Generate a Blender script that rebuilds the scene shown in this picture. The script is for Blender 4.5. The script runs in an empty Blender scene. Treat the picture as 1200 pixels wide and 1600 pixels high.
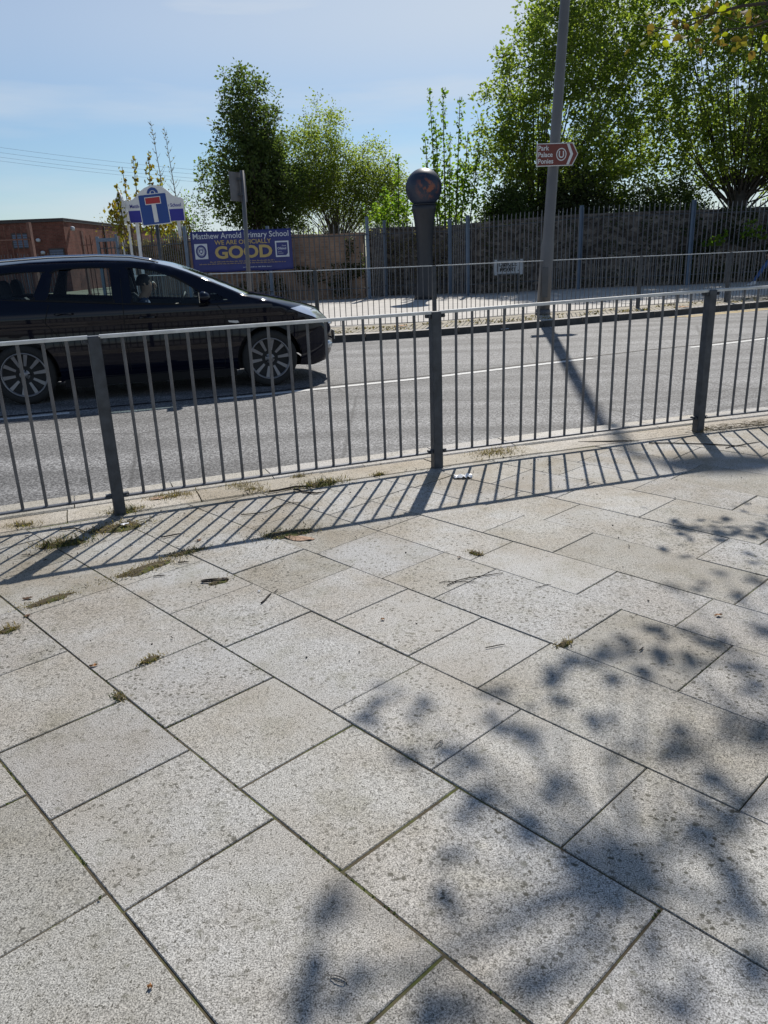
import bpy, math, random
import numpy as np
from mathutils import Vector, Matrix, noise, geometry
R = math.radians
scene = bpy.context.scene
COL = scene.collection

# ------------------------------------------------------------ camera
CAM_H = 1.31
cam_d = bpy.data.cameras.new('camera'); cam = bpy.data.objects.new('camera', cam_d); COL.objects.link(cam)
scene.camera = cam
cam_d.sensor_fit = 'VERTICAL'; cam_d.sensor_height = 36.0; cam_d.lens = 36.0*1202.24/1600.0
cam_d.clip_start = 0.05; cam_d.clip_end = 3000
CM = Matrix.Rotation(math.pi/2 - R(18.474), 4, 'X') @ Matrix.Rotation(R(-2.18), 4, 'Z')
cam.matrix_world = Matrix.Translation((0, 0, CAM_H)) @ CM

# ------------------------------------------------------------ sky, sun, exposure
SUN_AZ, SUN_EL = R(11.6), R(46.0)
SUN_DIR = Vector((math.sin(SUN_AZ)*math.cos(SUN_EL), math.cos(SUN_AZ)*math.cos(SUN_EL), math.sin(SUN_EL)))
world = bpy.data.worlds.new('World'); scene.world = world; world.use_nodes = True
wn, wl = world.node_tree.nodes, world.node_tree.links
wn.clear()
w_out = wn.new('ShaderNodeOutputWorld'); w_bg = wn.new('ShaderNodeBackground')
sky = wn.new('ShaderNodeTexSky'); sky.sky_type = 'NISHITA'; sky.sun_disc = False
sky.sun_elevation = SUN_EL; sky.sun_rotation = SUN_AZ
sky.air_density = 1.0; sky.dust_density = 0.4; sky.ozone_density = 3.0
w_bg.inputs['Strength'].default_value = 0.078
wc = wn.new('ShaderNodeTexCoord'); wm = wn.new('ShaderNodeMapping'); wm.inputs['Scale'].default_value = (1.2, 1.2, 9.0); wm.inputs['Rotation'].default_value = (R(4), R(-7), 0)
wns = wn.new('ShaderNodeTexNoise'); wns.inputs['Scale'].default_value = 1.7; wns.inputs['Detail'].default_value = 5; wns.inputs['Roughness'].default_value = 0.5
wr = wn.new('ShaderNodeMapRange'); wr.inputs['From Min'].default_value = 0.40; wr.inputs['From Max'].default_value = 0.68; wr.inputs['To Max'].default_value = 0.7
wmx = wn.new('ShaderNodeMixRGB'); wmx.inputs['Color2'].default_value = (8.6, 8.4, 8.6, 1)
wsep = wn.new('ShaderNodeSeparateXYZ')
whi = wn.new('ShaderNodeMapRange'); whi.inputs['From Min'].default_value = 0.11; whi.inputs['From Max'].default_value = 0.25; whi.inputs['To Max'].default_value = 0.95; whi.interpolation_type = 'SMOOTHSTEP'
wadd = wn.new('ShaderNodeMath'); wadd.operation = 'MAXIMUM'
wfade = wn.new('ShaderNodeMapRange'); wfade.inputs['From Min'].default_value = 0.30; wfade.inputs['From Max'].default_value = 0.46; wfade.inputs['To Min'].default_value = 1; wfade.inputs['To Max'].default_value = 0.05; wfade.interpolation_type = 'SMOOTHSTEP'
wmul = wn.new('ShaderNodeMath'); wmul.operation = 'MULTIPLY'; wl.new(wsep.outputs['Z'], wfade.inputs['Value']) if False else None
wex = wn.new('ShaderNodeMapRange'); wex.inputs['From Min'].default_value = -0.35; wex.inputs['From Max'].default_value = 0.35; wex.inputs['To Min'].default_value = 0.42; wex.inputs['To Max'].default_value = 1.0
wl.new(wc.outputs['Generated'], wm.inputs['Vector']); wl.new(wm.outputs['Vector'], wns.inputs['Vector'])
wl.new(wns.outputs['Fac'], wr.inputs['Value']); wl.new(wc.outputs['Generated'], wsep.inputs[0]); wl.new(wsep.outputs['Z'], whi.inputs['Value'])
wl.new(wr.outputs['Result'], wadd.inputs[0]); wl.new(whi.outputs['Result'], wadd.inputs[1])
wl.new(wsep.outputs['Z'], wfade.inputs['Value']); wl.new(wsep.outputs['X'], wex.inputs['Value']); wm2 = wn.new('ShaderNodeMath'); wm2.operation = 'MULTIPLY'; wl.new(whi.outputs['Result'], wm2.inputs[0]); wl.new(wex.outputs['Result'], wm2.inputs[1]); wl.new(wm2.outputs[0], wadd.inputs[1]); wl.new(wadd.outputs[0], wmul.inputs[0]); wl.new(wfade.outputs['Result'], wmul.inputs[1]); wl.new(wmul.outputs[0], wmx.inputs['Fac']); wl.new(sky.outputs['Color'], wmx.inputs['Color1'])
wtint = wn.new('ShaderNodeMixRGB'); wtint.blend_type = 'MULTIPLY'; wtint.inputs[0].default_value = 1; wtint.inputs[2].default_value = (.85, .96, 1.04, 1); wl.new(wmx.outputs['Color'], wtint.inputs[1]); wl.new(wtint.outputs[0], w_bg.inputs['Color']); wl.new(w_bg.outputs['Background'], w_out.inputs['Surface'])

sun_d = bpy.data.lights.new('sun', 'SUN'); sun_d.energy = 4.8; sun_d.angle = R(0.53); sun_d.color = (1.0, 0.945, 0.865)
sun = bpy.data.objects.new('sun', sun_d); COL.objects.link(sun)
sun.rotation_euler = SUN_DIR.to_track_quat('Z', 'Y').to_euler(); sun.location = (3, 20, 30)
scene.view_settings.view_transform = 'Standard'; scene.view_settings.look = 'None'
scene.view_settings.exposure = 0.18; scene.view_settings.gamma = 1
scene.cycles.max_bounces = 8; scene.cycles.transparent_max_bounces = 16

# ------------------------------------------------------------ materials
def mat_base(name, rough=0.6, spec=0.5, metal=0.0):
    m = bpy.data.materials.new(name); m.use_nodes = True
    n = m.node_tree.nodes; b = n['Principled BSDF']
    b.inputs['Roughness'].default_value = rough; b.inputs['Metallic'].default_value = metal
    b.inputs['Specular IOR Level'].default_value = spec
    return m, n, m.node_tree.links, b
def plain(name, col, rough=0.6, metal=0.0, spec=0.5, var=0.15, scale=6.0, coat=0.0, bump=0.0):
    m, n, l, b = mat_base(name, rough, spec, metal)
    tc = n.new('ShaderNodeTexCoord'); ns = n.new('ShaderNodeTexNoise'); ns.inputs['Scale'].default_value = scale; ns.inputs['Detail'].default_value = 6
    l.new(tc.outputs['Object'], ns.inputs['Vector'])
    r = n.new('ShaderNodeValToRGB')
    r.color_ramp.elements[0].position = .3; r.color_ramp.elements[1].position = .7
    r.color_ramp.elements[0].color = (*[c*(1-var) for c in col], 1); r.color_ramp.elements[1].color = (*[min(1, c*(1+var)) for c in col], 1)
    l.new(ns.outputs['Fac'], r.inputs['Fac']); l.new(r.outputs['Color'], b.inputs['Base Color'])
    if coat: b.inputs['Coat Weight'].default_value = coat; b.inputs['Coat Roughness'].default_value = 0.03
    if bump:
        bp = n.new('ShaderNodeBump'); bp.inputs['Strength'].default_value = bump; bp.inputs['Distance'].default_value = .01
        l.new(ns.outputs['Fac'], bp.inputs['Height']); l.new(bp.outputs['Normal'], b.inputs['Normal'])
    return m
def ramp(n, pts):
    r = n.new('ShaderNodeValToRGB'); e = r.color_ramp.elements
    while len(e) < len(pts): e.new(.5)
    for i, (p, c) in enumerate(pts): e[i].position = p; e[i].color = (*c, 1)
    return r
def nz(n, l, src, scale, detail=4, rough=.5):
    t = n.new('ShaderNodeTexNoise'); t.inputs['Scale'].default_value = scale; t.inputs['Detail'].default_value = detail; t.inputs['Roughness'].default_value = rough
    l.new(src, t.inputs['Vector']); return t.outputs['Fac']
def mixc(n, l, fac, a, b, mode='MIX'):
    m = n.new('ShaderNodeMixRGB'); m.blend_type = mode
    for s, v in ((0, fac), (1, a), (2, b)):
        if isinstance(v, (int, float)): m.inputs[s].default_value = v
        elif isinstance(v, tuple): m.inputs[s].default_value = (*v, 1)
        else: l.new(v, m.inputs[s])
    return m.outputs[0]
def mrange(n, l, v, a, b, c=0., d=1., smooth=False):
    m = n.new('ShaderNodeMapRange'); l.new(v, m.inputs['Value'])
    for k, x in (('From Min', a), ('From Max', b), ('To Min', c), ('To Max', d)): m.inputs[k].default_value = x
    if smooth: m.interpolation_type = 'SMOOTHSTEP'
    return m.outputs['Result']
def granite(name, base=(.335, .333, .322), dirt=(.31, .265, .205), island=True, amt=1.0):
    m, n, l, b = mat_base(name, .72, .35)
    tc = n.new('ShaderNodeTexCoord').outputs['Object']
    fine = nz(n, l, tc, 300, 3, .7); med = nz(n, l, tc, 75, 4, .7); big = nz(n, l, tc, 1.3, 5, .6); mid = nz(n, l, tc, 9, 5, .65)
    c = ramp(n, [(.36, tuple(x*.30 for x in base)), (.46, tuple(x*.75 for x in base)), (.54, tuple(x*1.15 for x in base)), (.64, tuple(min(.8, x*1.75) for x in base))]); l.new(fine, c.inputs['Fac'])
    col = c.outputs['Color']
    spk = mrange(n, l, med, .36, .45, .0, 1.0); col = mixc(n, l, 1.0, col, mixc(n, l, spk, (.42, .41, .38), (1, 1, 1)), 'MULTIPLY')
    # dark lichen / grit flecks, patchy
    v = n.new('ShaderNodeTexVoronoi'); v.inputs['Scale'].default_value = 48; wv = mixc(n, l, .018, tc, n.new('ShaderNodeTexNoise').outputs['Color']); nn = wv.node.inputs[2].links[0].from_node; nn.inputs['Scale'].default_value = 60; l.new(tc, nn.inputs['Vector']); l.new(wv, v.inputs['Vector'])
    fl = mrange(n, l, v.outputs['Distance'], .20, .33, 1, 0)
    patch = mrange(n, l, mid, .38, .58, .15, 1)
    mm = n.new('ShaderNodeMath'); mm.operation = 'MULTIPLY'; l.new(fl, mm.inputs[0]); l.new(patch, mm.inputs[1])
    mm2 = n.new('ShaderNodeMath'); mm2.operation = 'MULTIPLY'; mm2.inputs[1].default_value = .92*amt; l.new(mm.outputs[0], mm2.inputs[0])
    if island:      # some slabs carry far more lichen flecks than others
        gi = n.new('ShaderNodeNewGeometry'); fm = n.new('ShaderNodeMath'); fm.operation = 'MULTIPLY'; fm.inputs[1].default_value = 17.3; l.new(gi.outputs['Random Per Island'], fm.inputs[0]); fr_ = n.new('ShaderNodeMath'); fr_.operation = 'FRACT'; l.new(fm.outputs[0], fr_.inputs[0]); am = mrange(n, l, fr_.outputs[0], 0, 1, .15, 1.3); m4 = n.new('ShaderNodeMath'); m4.operation = 'MULTIPLY'; m4.use_clamp = True; l.new(mm2.outputs[0], m4.inputs[0]); l.new(am, m4.inputs[1]); mm2 = m4
    col = mixc(n, l, mm2.outputs[0], col, (.06, .058, .044))
    v2 = n.new('ShaderNodeTexVoronoi'); v2.inputs['Scale'].default_value = 23; l.new(wv, v2.inputs['Vector']); f2 = mrange(n, l, v2.outputs['Distance'], .10, .26, .8*amt, 0); p2 = mrange(n, l, nz(n, l, tc, 3.1, 5, .7), .46, .62, 0, 1); m5 = n.new('ShaderNodeMath'); m5.operation = 'MULTIPLY'; l.new(f2, m5.inputs[0]); l.new(p2, m5.inputs[1]); col = mixc(n, l, m5.outputs[0], col, (.10, .10, .07))
    ol = mrange(n, l, nz(n, l, tc, 4.2, 6, .7), .52, .70, 0, .55*amt); col = mixc(n, l, ol, col, (.60, .59, .47), 'MULTIPLY')
    # blotchy dirt
    dm = mrange(n, l, big, .42, .60, 0, .62*amt); col = mixc(n, l, dm, col, mixc(n, l, .75, (1, 1, 1), tuple(x*2.25 for x in dirt)), 'MULTIPLY')
    dm2 = mrange(n, l, mid, .52, .72, 0, .32*amt); col = mixc(n, l, dm2, col, (.62, .58, .47), 'MULTIPLY')
    if name == 'granite_slab':       # brown soiling washed up along the railing side
        sp_ = n.new('ShaderNodeSeparateXYZ'); l.new(tc, sp_.inputs[0]); ky = n.new('ShaderNodeMath'); ky.operation = 'MULTIPLY_ADD'; ky.inputs[1].default_value = -.386; l.new(sp_.outputs['X'], ky.inputs[0]); l.new(sp_.outputs['Y'], ky.inputs[2])
        kk = mrange(n, l, ky.outputs[0], 2.4, 4.4, 0, .75, True); soil = nz(n, l, tc, 2.6, 6, .65); sm_ = mrange(n, l, soil, .40, .62, 0, 1); mm3 = n.new('ShaderNodeMath'); mm3.operation = 'MULTIPLY'; l.new(kk, mm3.inputs[0]); l.new(sm_, mm3.inputs[1])
        col = mixc(n, l, mm3.outputs[0], col, (.78, .70, .57), 'MULTIPLY')
    if island:
        g = n.new('ShaderNodeNewGeometry'); t = ramp(n, [(0, (.80, .79, .75)), (.3, (1.0, .985, .95)), (.6, (.94, .95, .98)), (1, (1.10, 1.09, 1.07))])
        l.new(g.outputs['Random Per Island'], t.inputs['Fac']); col = mixc(n, l, 1.0, col, t.outputs['Color'], 'MULTIPLY')
    l.new(col, b.inputs['Base Color'])
    bp = n.new('ShaderNodeBump'); bp.inputs['Strength'].default_value = .35; bp.inputs['Distance'].default_value = .002; l.new(fine, bp.inputs['Height']); l.new(bp.outputs['Normal'], b.inputs['Normal'])
    return m
def asphalt(name, lo=(.035, .035, .037), hi=(.37, .37, .37), scale=70):
    m, n, l, b = mat_base(name, .75, .35)
    tc = n.new('ShaderNodeTexCoord').outputs['Object']
    fine = nz(n, l, tc, scale, 4, .7); big = nz(n, l, tc, .6, 5, .6)
    mp = n.new('ShaderNodeMapping'); mp.inputs['Rotation'].default_value = (0, 0, -R(21)); mp.inputs['Scale'].default_value = (.12, 1.4, 1); l.new(tc, mp.inputs['Vector'])
    trk = nz(n, l, mp.outputs['Vector'], 1.6, 3, .5)
    mid = tuple((a*2+c)/3*.75 for a, c in zip(lo, hi))
    c = ramp(n, [(.38, lo), (.47, tuple(x*.8 for x in mid)), (.56, tuple(x*.62 for x in hi)), (.66, hi)]); l.new(fine, c.inputs['Fac'])
    t = mrange(n, l, trk, .38, .62, .70, 1.2); col = mixc(n, l, 1.0, c.outputs['Color'], t, 'MULTIPLY')
    t2 = mrange(n, l, big, .35, .65, .86, 1.12); col = mixc(n, l, 1.0, col, t2, 'MULTIPLY')
    v = n.new('ShaderNodeTexVoronoi'); v.feature = 'DISTANCE_TO_EDGE'; v.inputs['Scale'].default_value = .45
    wv = mixc(n, l, .2, tc, n.new('ShaderNodeTexNoise').outputs['Color']); l.new(wv, v.inputs['Vector'])
    ck = mrange(n, l, v.outputs['Distance'], .002, .007, .5, 0); col = mixc(n, l, ck, col, (.02, .02, .02))
    l.new(col, b.inputs['Base Color'])
    bp = n.new('ShaderNodeBump'); bp.inputs['Strength'].default_value = .5; bp.inputs['Distance'].default_value = .004; l.new(fine, bp.inputs['Height']); l.new(bp.outputs['Normal'], b.inputs['Normal'])
    return m
def leafmat(name, a, b_, trans=.55, rough=.6):
    m = bpy.data.materials.new(name); m.use_nodes = True; n = m.node_tree.nodes; l = m.node_tree.links; n.clear()
    o = n.new('ShaderNodeOutputMaterial'); d = n.new('ShaderNodeBsdfPrincipled'); t = n.new('ShaderNodeBsdfTranslucent'); mx = n.new('ShaderNodeMixShader')
    g = n.new('ShaderNodeNewGeometry'); r = ramp(n, [(0, a), (1, b_)]); l.new(g.outputs['Random Per Island'], r.inputs['Fac'])
    d.inputs['Roughness'].default_value = rough; d.inputs['Specular IOR Level'].default_value = .18
    l.new(r.outputs['Color'], d.inputs['Base Color'])
    tcol = mixc(n, l, 1.0, r.outputs['Color'], (2.1, 2.35, 1.0), 'MULTIPLY'); l.new(tcol, t.inputs['Color'])
    mx.inputs[0].default_value = trans; l.new(d.outputs[0], mx.inputs[1]); l.new(t.outputs[0], mx.inputs[2]); l.new(mx.outputs[0], o.inputs['Surface'])
    return m
def brick(name, c1, c2, mortar, scale=1.0, rough=.85, bw=.225, bh=.075):
    m, n, l, b = mat_base(name, rough, .2)
    tc = n.new('ShaderNodeTexCoord').outputs['Object']
    sp = n.new('ShaderNodeSeparateXYZ'); l.new(tc, sp.inputs[0]); ad = n.new('ShaderNodeMath'); l.new(sp.outputs['X'], ad.inputs[0]); l.new(sp.outputs['Y'], ad.inputs[1])
    cb = n.new('ShaderNodeCombineXYZ'); l.new(ad.outputs[0], cb.inputs['X']); l.new(sp.outputs['Z'], cb.inputs['Y'])
    br = n.new('ShaderNodeTexBrick'); l.new(cb.outputs[0], br.inputs['Vector']); br.inputs['Scale'].default_value = scale
    br.inputs['Color1'].default_value = (*c1, 1); br.inputs['Color2'].default_value = (*c2, 1); br.inputs['Mortar'].default_value = (*mortar, 1)
    br.inputs['Mortar Size'].default_value = .008; br.inputs['Brick Width'].default_value = bw; br.inputs['Row Height'].default_value = bh
    big = nz(n, l, tc, 1.5, 6, .65); t = mrange(n, l, big, .3, .7, .6, 1.3)
    col = mixc(n, l, 1.0, br.outputs['Color'], t, 'MULTIPLY'); l.new(col, b.inputs['Base Color'])
    return m
def stone(name):
    m, n, l, b = mat_base(name, .9, .2)
    tc = n.new('ShaderNodeTexCoord').outputs['Object']
    mp = n.new('ShaderNodeMapping'); mp.inputs['Scale'].default_value = (1, 1, 1.7); l.new(tc, mp.inputs['Vector'])
    v = n.new('ShaderNodeTexVoronoi'); v.inputs['Scale'].default_value = 5.5; l.new(mp.outputs[0], v.inputs['Vector'])
    e = n.new('ShaderNodeTexVoronoi'); e.feature = 'DISTANCE_TO_EDGE'; e.inputs['Scale'].default_value = 5.5; l.new(mp.outputs[0], e.inputs['Vector'])
    hs = n.new('ShaderNodeSeparateColor'); l.new(v.outputs['Color'], hs.inputs[0])
    r = ramp(n, [(0, (.07, .058, .05)), (.5, (.15, .125, .105)), (1, (.26, .225, .19))]); l.new(hs.outputs[0], r.inputs['Fac'])
    ed = mrange(n, l, e.outputs['Distance'], .01, .05, 0, 1); col = mixc(n, l, ed, (.20, .18, .15), r.outputs['Color'])
    big = nz(n, l, tc, 2.2, 6, .7); t = mrange(n, l, big, .35, .65, .45, 1.25); col = mixc(n, l, 1.0, col, t, 'MULTIPLY')
    l.new(col, b.inputs['Base Color'])
    bp = n.new('ShaderNodeBump'); bp.inputs['Strength'].default_value = .6; bp.inputs['Distance'].default_value = .03; l.new(ed, bp.inputs['Height']); l.new(bp.outputs['Normal'], b.inputs['Normal'])
    return m
def tintglass(name, tint=(.74, .84, .85)):
    m = bpy.data.materials.new(name); m.use_nodes = True; n = m.node_tree.nodes; l = m.node_tree.links; n.clear()
    o = n.new('ShaderNodeOutputMaterial'); t = n.new('ShaderNodeBsdfTransparent'); g = n.new('ShaderNodeBsdfGlossy'); mx = n.new('ShaderNodeMixShader'); f = n.new('ShaderNodeFresnel')
    f.inputs['IOR'].default_value = 1.45; t.inputs['Color'].default_value = (*tint, 1); g.inputs['Roughness'].default_value = .02
    l.new(f.outputs[0], mx.inputs[0]); l.new(t.outputs[0], mx.inputs[1]); l.new(g.outputs[0], mx.inputs[2]); l.new(mx.outputs[0], o.inputs['Surface'])
    return m
def marking(name, col, wear=.5):
    m, n, l, b = mat_base(name, .7, .3)
    tc = n.new('ShaderNodeTexCoord').outputs['Object']; f = nz(n, l, tc, 60, 5, .7); k = mrange(n, l, f, .40, .55, 1-wear, 1)
    c = mixc(n, l, k, (.10, .10, .10), col); l.new(c, b.inputs['Base Color']); return m

M = {}
M['slab'] = granite('granite_slab'); M['kerb'] = granite('granite_kerb', (.43, .415, .385), island=True, amt=.6)
M['kerb_pink'] = granite('concrete_edging', (.40, .37, .32), dirt=(.30, .25, .18), amt=1.0)
def jointmat():
    m, n, l, b = mat_base('joint_dirt', .95, .1); tc = n.new('ShaderNodeTexCoord').outputs['Object']
    r = ramp(n, [(.3, (.035, .03, .02)), (.5, (.09, .075, .05)), (.62, (.085, .10, .03)), (.8, (.16, .13, .09))]); l.new(nz(n, l, tc, 7, 6, .7), r.inputs['Fac']); l.new(r.outputs[0], b.inputs['Base Color']); return m
M['joint'] = jointmat()
M['asphalt'] = asphalt('asphalt'); M['ground'] = plain('earth_ground', (.10, .095, .06), .95, var=.4, scale=.8, bump=.3)
M['farpave'] = plain('far_paving', (.42, .40, .37), .85, var=.16, scale=3.0); M['verge'] = plain('dusty_verge', (.33, .30, .24), .95, var=.35, scale=9, bump=.4)
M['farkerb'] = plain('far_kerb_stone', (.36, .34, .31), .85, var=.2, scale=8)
M['kerbface'] = plain('shaded_tarred_kerb_face', (.055, .053, .05), .9, var=.3, scale=6)  # road-side face away from the sun: its shade is in this colour, with tar staining
M['white'] = marking('white_road_paint', (.62, .62, .60)); M['yellow'] = marking('yellow_road_paint', (.62, .45, .16), .6)
M['galv'] = plain('galvanised_steel', (.13, .132, .142), .42, metal=.55, var=.22, scale=14, bump=.05)
M['galv_rail'] = plain('galvanised_rail', (.55, .55, .54), .34, metal=.35, var=.15, scale=20)
M['galv_dark'] = plain('weathered_post_steel', (.05, .056, .066), .5, metal=.2, var=.3, scale=18, bump=.08)
M['pale'] = plain('fence_pale_steel', (.19, .19, .20), .5, metal=.3, var=.2, scale=4); M['bluepost'] = plain('blue_grey_post', (.12, .165, .23), .5, metal=.2, var=.15, scale=3)
M['rust'] = plain('rusty_brown_steel', (.13, .065, .05), .8, var=.3, scale=6)
M['lamp'] = plain('lamp_column_paint', (.125, .125, .132), .5, metal=.2, var=.12, scale=2.5); M['lampdark'] = plain('lamp_base_paint', (.075, .078, .085), .5, var=.15, scale=4)
M['bark'] = plain('bark', (.055, .047, .038), .9, var=.35, scale=8, bump=.5); M['bark_light'] = plain('pale_bark', (.13, .115, .09), .9, var=.3, scale=10, bump=.4)
M['leaf_dark'] = leafmat('dark_leaves', (.042, .062, .024), (.10, .13, .048), .5)
M['leaf_mid'] = leafmat('mid_leaves', (.085, .12, .03), (.20, .23, .07), .62)
M['leaf_airy'] = leafmat('airy_leaves', (.10, .13, .03), (.22, .245, .08), .6)
M['leaf_bright'] = leafmat('bright_leaves', (.07, .13, .018), (.15, .20, .035), .6)
M['leaf_yellow'] = leafmat('yellow_red_leaves', (.12, .07, .02), (.17, .16, .03), .5)
M['leaf_yg'] = leafmat('yellow_green_leaves', (.16, .17, .015), (.24, .24, .02), .6)
M['leaf_bronze'] = leafmat('bronze_spring_leaves', (.10, .055, .022), (.14, .13, .025), .5)
M['leaf_ivy'] = leafmat('ivy_leaves', (.02, .032, .012), (.07, .08, .035), .3)
M['leaf_tan'] = leafmat('dry_leaves', (.14, .11, .07), (.22, .20, .13), .35)
M['weed'] = leafmat('weed_blades', (.10, .08, .022), (.27, .20, .075), .3); M['straw'] = leafmat('dead_straw', (.13, .10, .06), (.26, .21, .13), .25)
M['moss'] = plain('moss', (.10, .12, .025), .95, var=.5, scale=60, bump=.6); M['twig'] = plain('dark_twig', (.028, .022, .018), .85, var=.4, scale=40)
M['wall_brick'] = brick('weathered_brick', (.36, .23, .155), (.26, .17, .12), (.30, .25, .20)); M['stone'] = stone('rubble_stone')
M['school_brick'] = brick('school_brick', (.19, .068, .05), (.14, .052, .04), (.15, .10, .08)); M['fascia'] = plain('dark_roof_edge', (.06, .05, .05), .7); M['winblue'] = plain('blue_grey_shutter', (.10, .13, .20), .5)
M['paint'] = plain('navy_car_paint', (.002, .0028, .010), .35, spec=.0, coat=.7, var=.1, scale=2); M['trim'] = plain('black_plastic', (.006, .006, .007), .6, var=.2, spec=.25); M['tyre'] = plain('tyre_rubber', (.018, .018, .018), .85, var=.2, scale=30)
M['alloy'] = plain('alloy_wheel', (.22, .22, .235), .38, metal=.6, var=.08); M['chrome'] = plain('chrome', (.72, .72, .74), .12, metal=1.0, var=.04); M['disc'] = plain('brake_disc', (.35, .33, .31), .4, metal=.8)
M['glass'] = tintglass('car_glass'); M['lens'] = plain('headlamp_lens', (.55, .58, .62), .10, metal=.5, coat=1.0); M['seat'] = plain('dark_seat_cloth', (.02, .02, .023), .9, var=.2, scale=20); M['orange'] = plain('pale_indicator_lens', (.60, .58, .55), .3)
M['plate'] = plain('yellow_number_plate', (.75, .75, .72), .5, var=.03)
M['skin'] = plain('skin', (.42, .27, .20), .55, var=.06); M['hair'] = plain('dark_hair', (.02, .015, .012), .7, var=.3, scale=40); M['shirt'] = plain('blue_shirt', (.035, .06, .13), .85, var=.15); M['jeans'] = plain('blue_denim', (.045, .10, .25), .9, var=.25, scale=25); M['jacket'] = plain('dark_jacket', (.03, .035, .05), .85, var=.15); M['shoe'] = plain('white_trainer', (.55, .55, .56), .6, var=.08)
M['signwhite'] = plain('sign_white', (.70, .70, .69), .45, var=.04); M['signblue'] = plain('sign_blue', (.012, .055, .25), .4, var=.06); M['signred'] = plain('sign_red', (.42, .025, .03), .4, var=.05); M['boardblue'] = plain('board_deep_blue', (.02, .018, .27), .4, var=.05)
M['signbrown'] = plain('sign_brown', (.17, .028, .018), .4, var=.08); M['signback'] = plain('grey_sign_back', (.12, .12, .13), .5, metal=.3); M['ban'] = plain('banner_navy', (.022, .03, .15), .6, var=.12, scale=3); M['gold'] = plain('banner_gold', (.40, .30, .11), .6, var=.06); M['banwhite'] = plain('banner_white', (.50, .54, .60), .6, var=.04)
M['plategrey'] = plain('weathered_nameplate', (.36, .38, .40), .6, var=.12, scale=14); M['ink'] = plain('black_lettering', (.012, .012, .012), .6)
def rustpaint():
    m, n, l, b = mat_base('slate_paint_with_rust', .45, .4); tc = n.new('ShaderNodeTexCoord').outputs['Object']
    r = mrange(n, l, nz(n, l, tc, 3.2, 8, .7), .50, .56); ht = n.new('ShaderNodeVectorMath'); ht.operation = 'DISTANCE'; ht.inputs[1].default_value = (.10, -.44, 3.10); l.new(tc, ht.inputs[0])
    k = mrange(n, l, ht.outputs['Value'], .15, .40, 1, 0); mm = n.new('ShaderNodeMath'); mm.operation = 'MULTIPLY'; l.new(r, mm.inputs[0]); l.new(k, mm.inputs[1])
    c = mixc(n, l, nz(n, l, tc, 30, 5), (.010, .022, .055), (.028, .036, .055)); c = mixc(n, l, mm.outputs[0], c, (.22, .075, .045)); l.new(c, b.inputs['Base Color']); return m
M['sculpt'] = rustpaint(); M['sculptcol'] = plain('slate_column_paint', (.016, .019, .026), .5, var=.15, scale=5)
M['wrapper'] = plain('white_wrapper', (.75, .76, .78), .5, var=.06); M['wire'] = plain('cable', (.40, .44, .50), .6); M['wirepaper'] = plain('dark_wire_clip', (.10, .095, .09), .4, metal=.6)
M['drytan'] = plain('dry_leaf_orange', (.36, .16, .05), .8, var=.3, scale=60); M['drybrown'] = plain('dry_leaf_brown', (.16, .09, .05), .85, var=.3, scale=60); M['drypink'] = plain('clay_fragment', (.33, .22, .15), .9, var=.2, scale=30)

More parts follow.
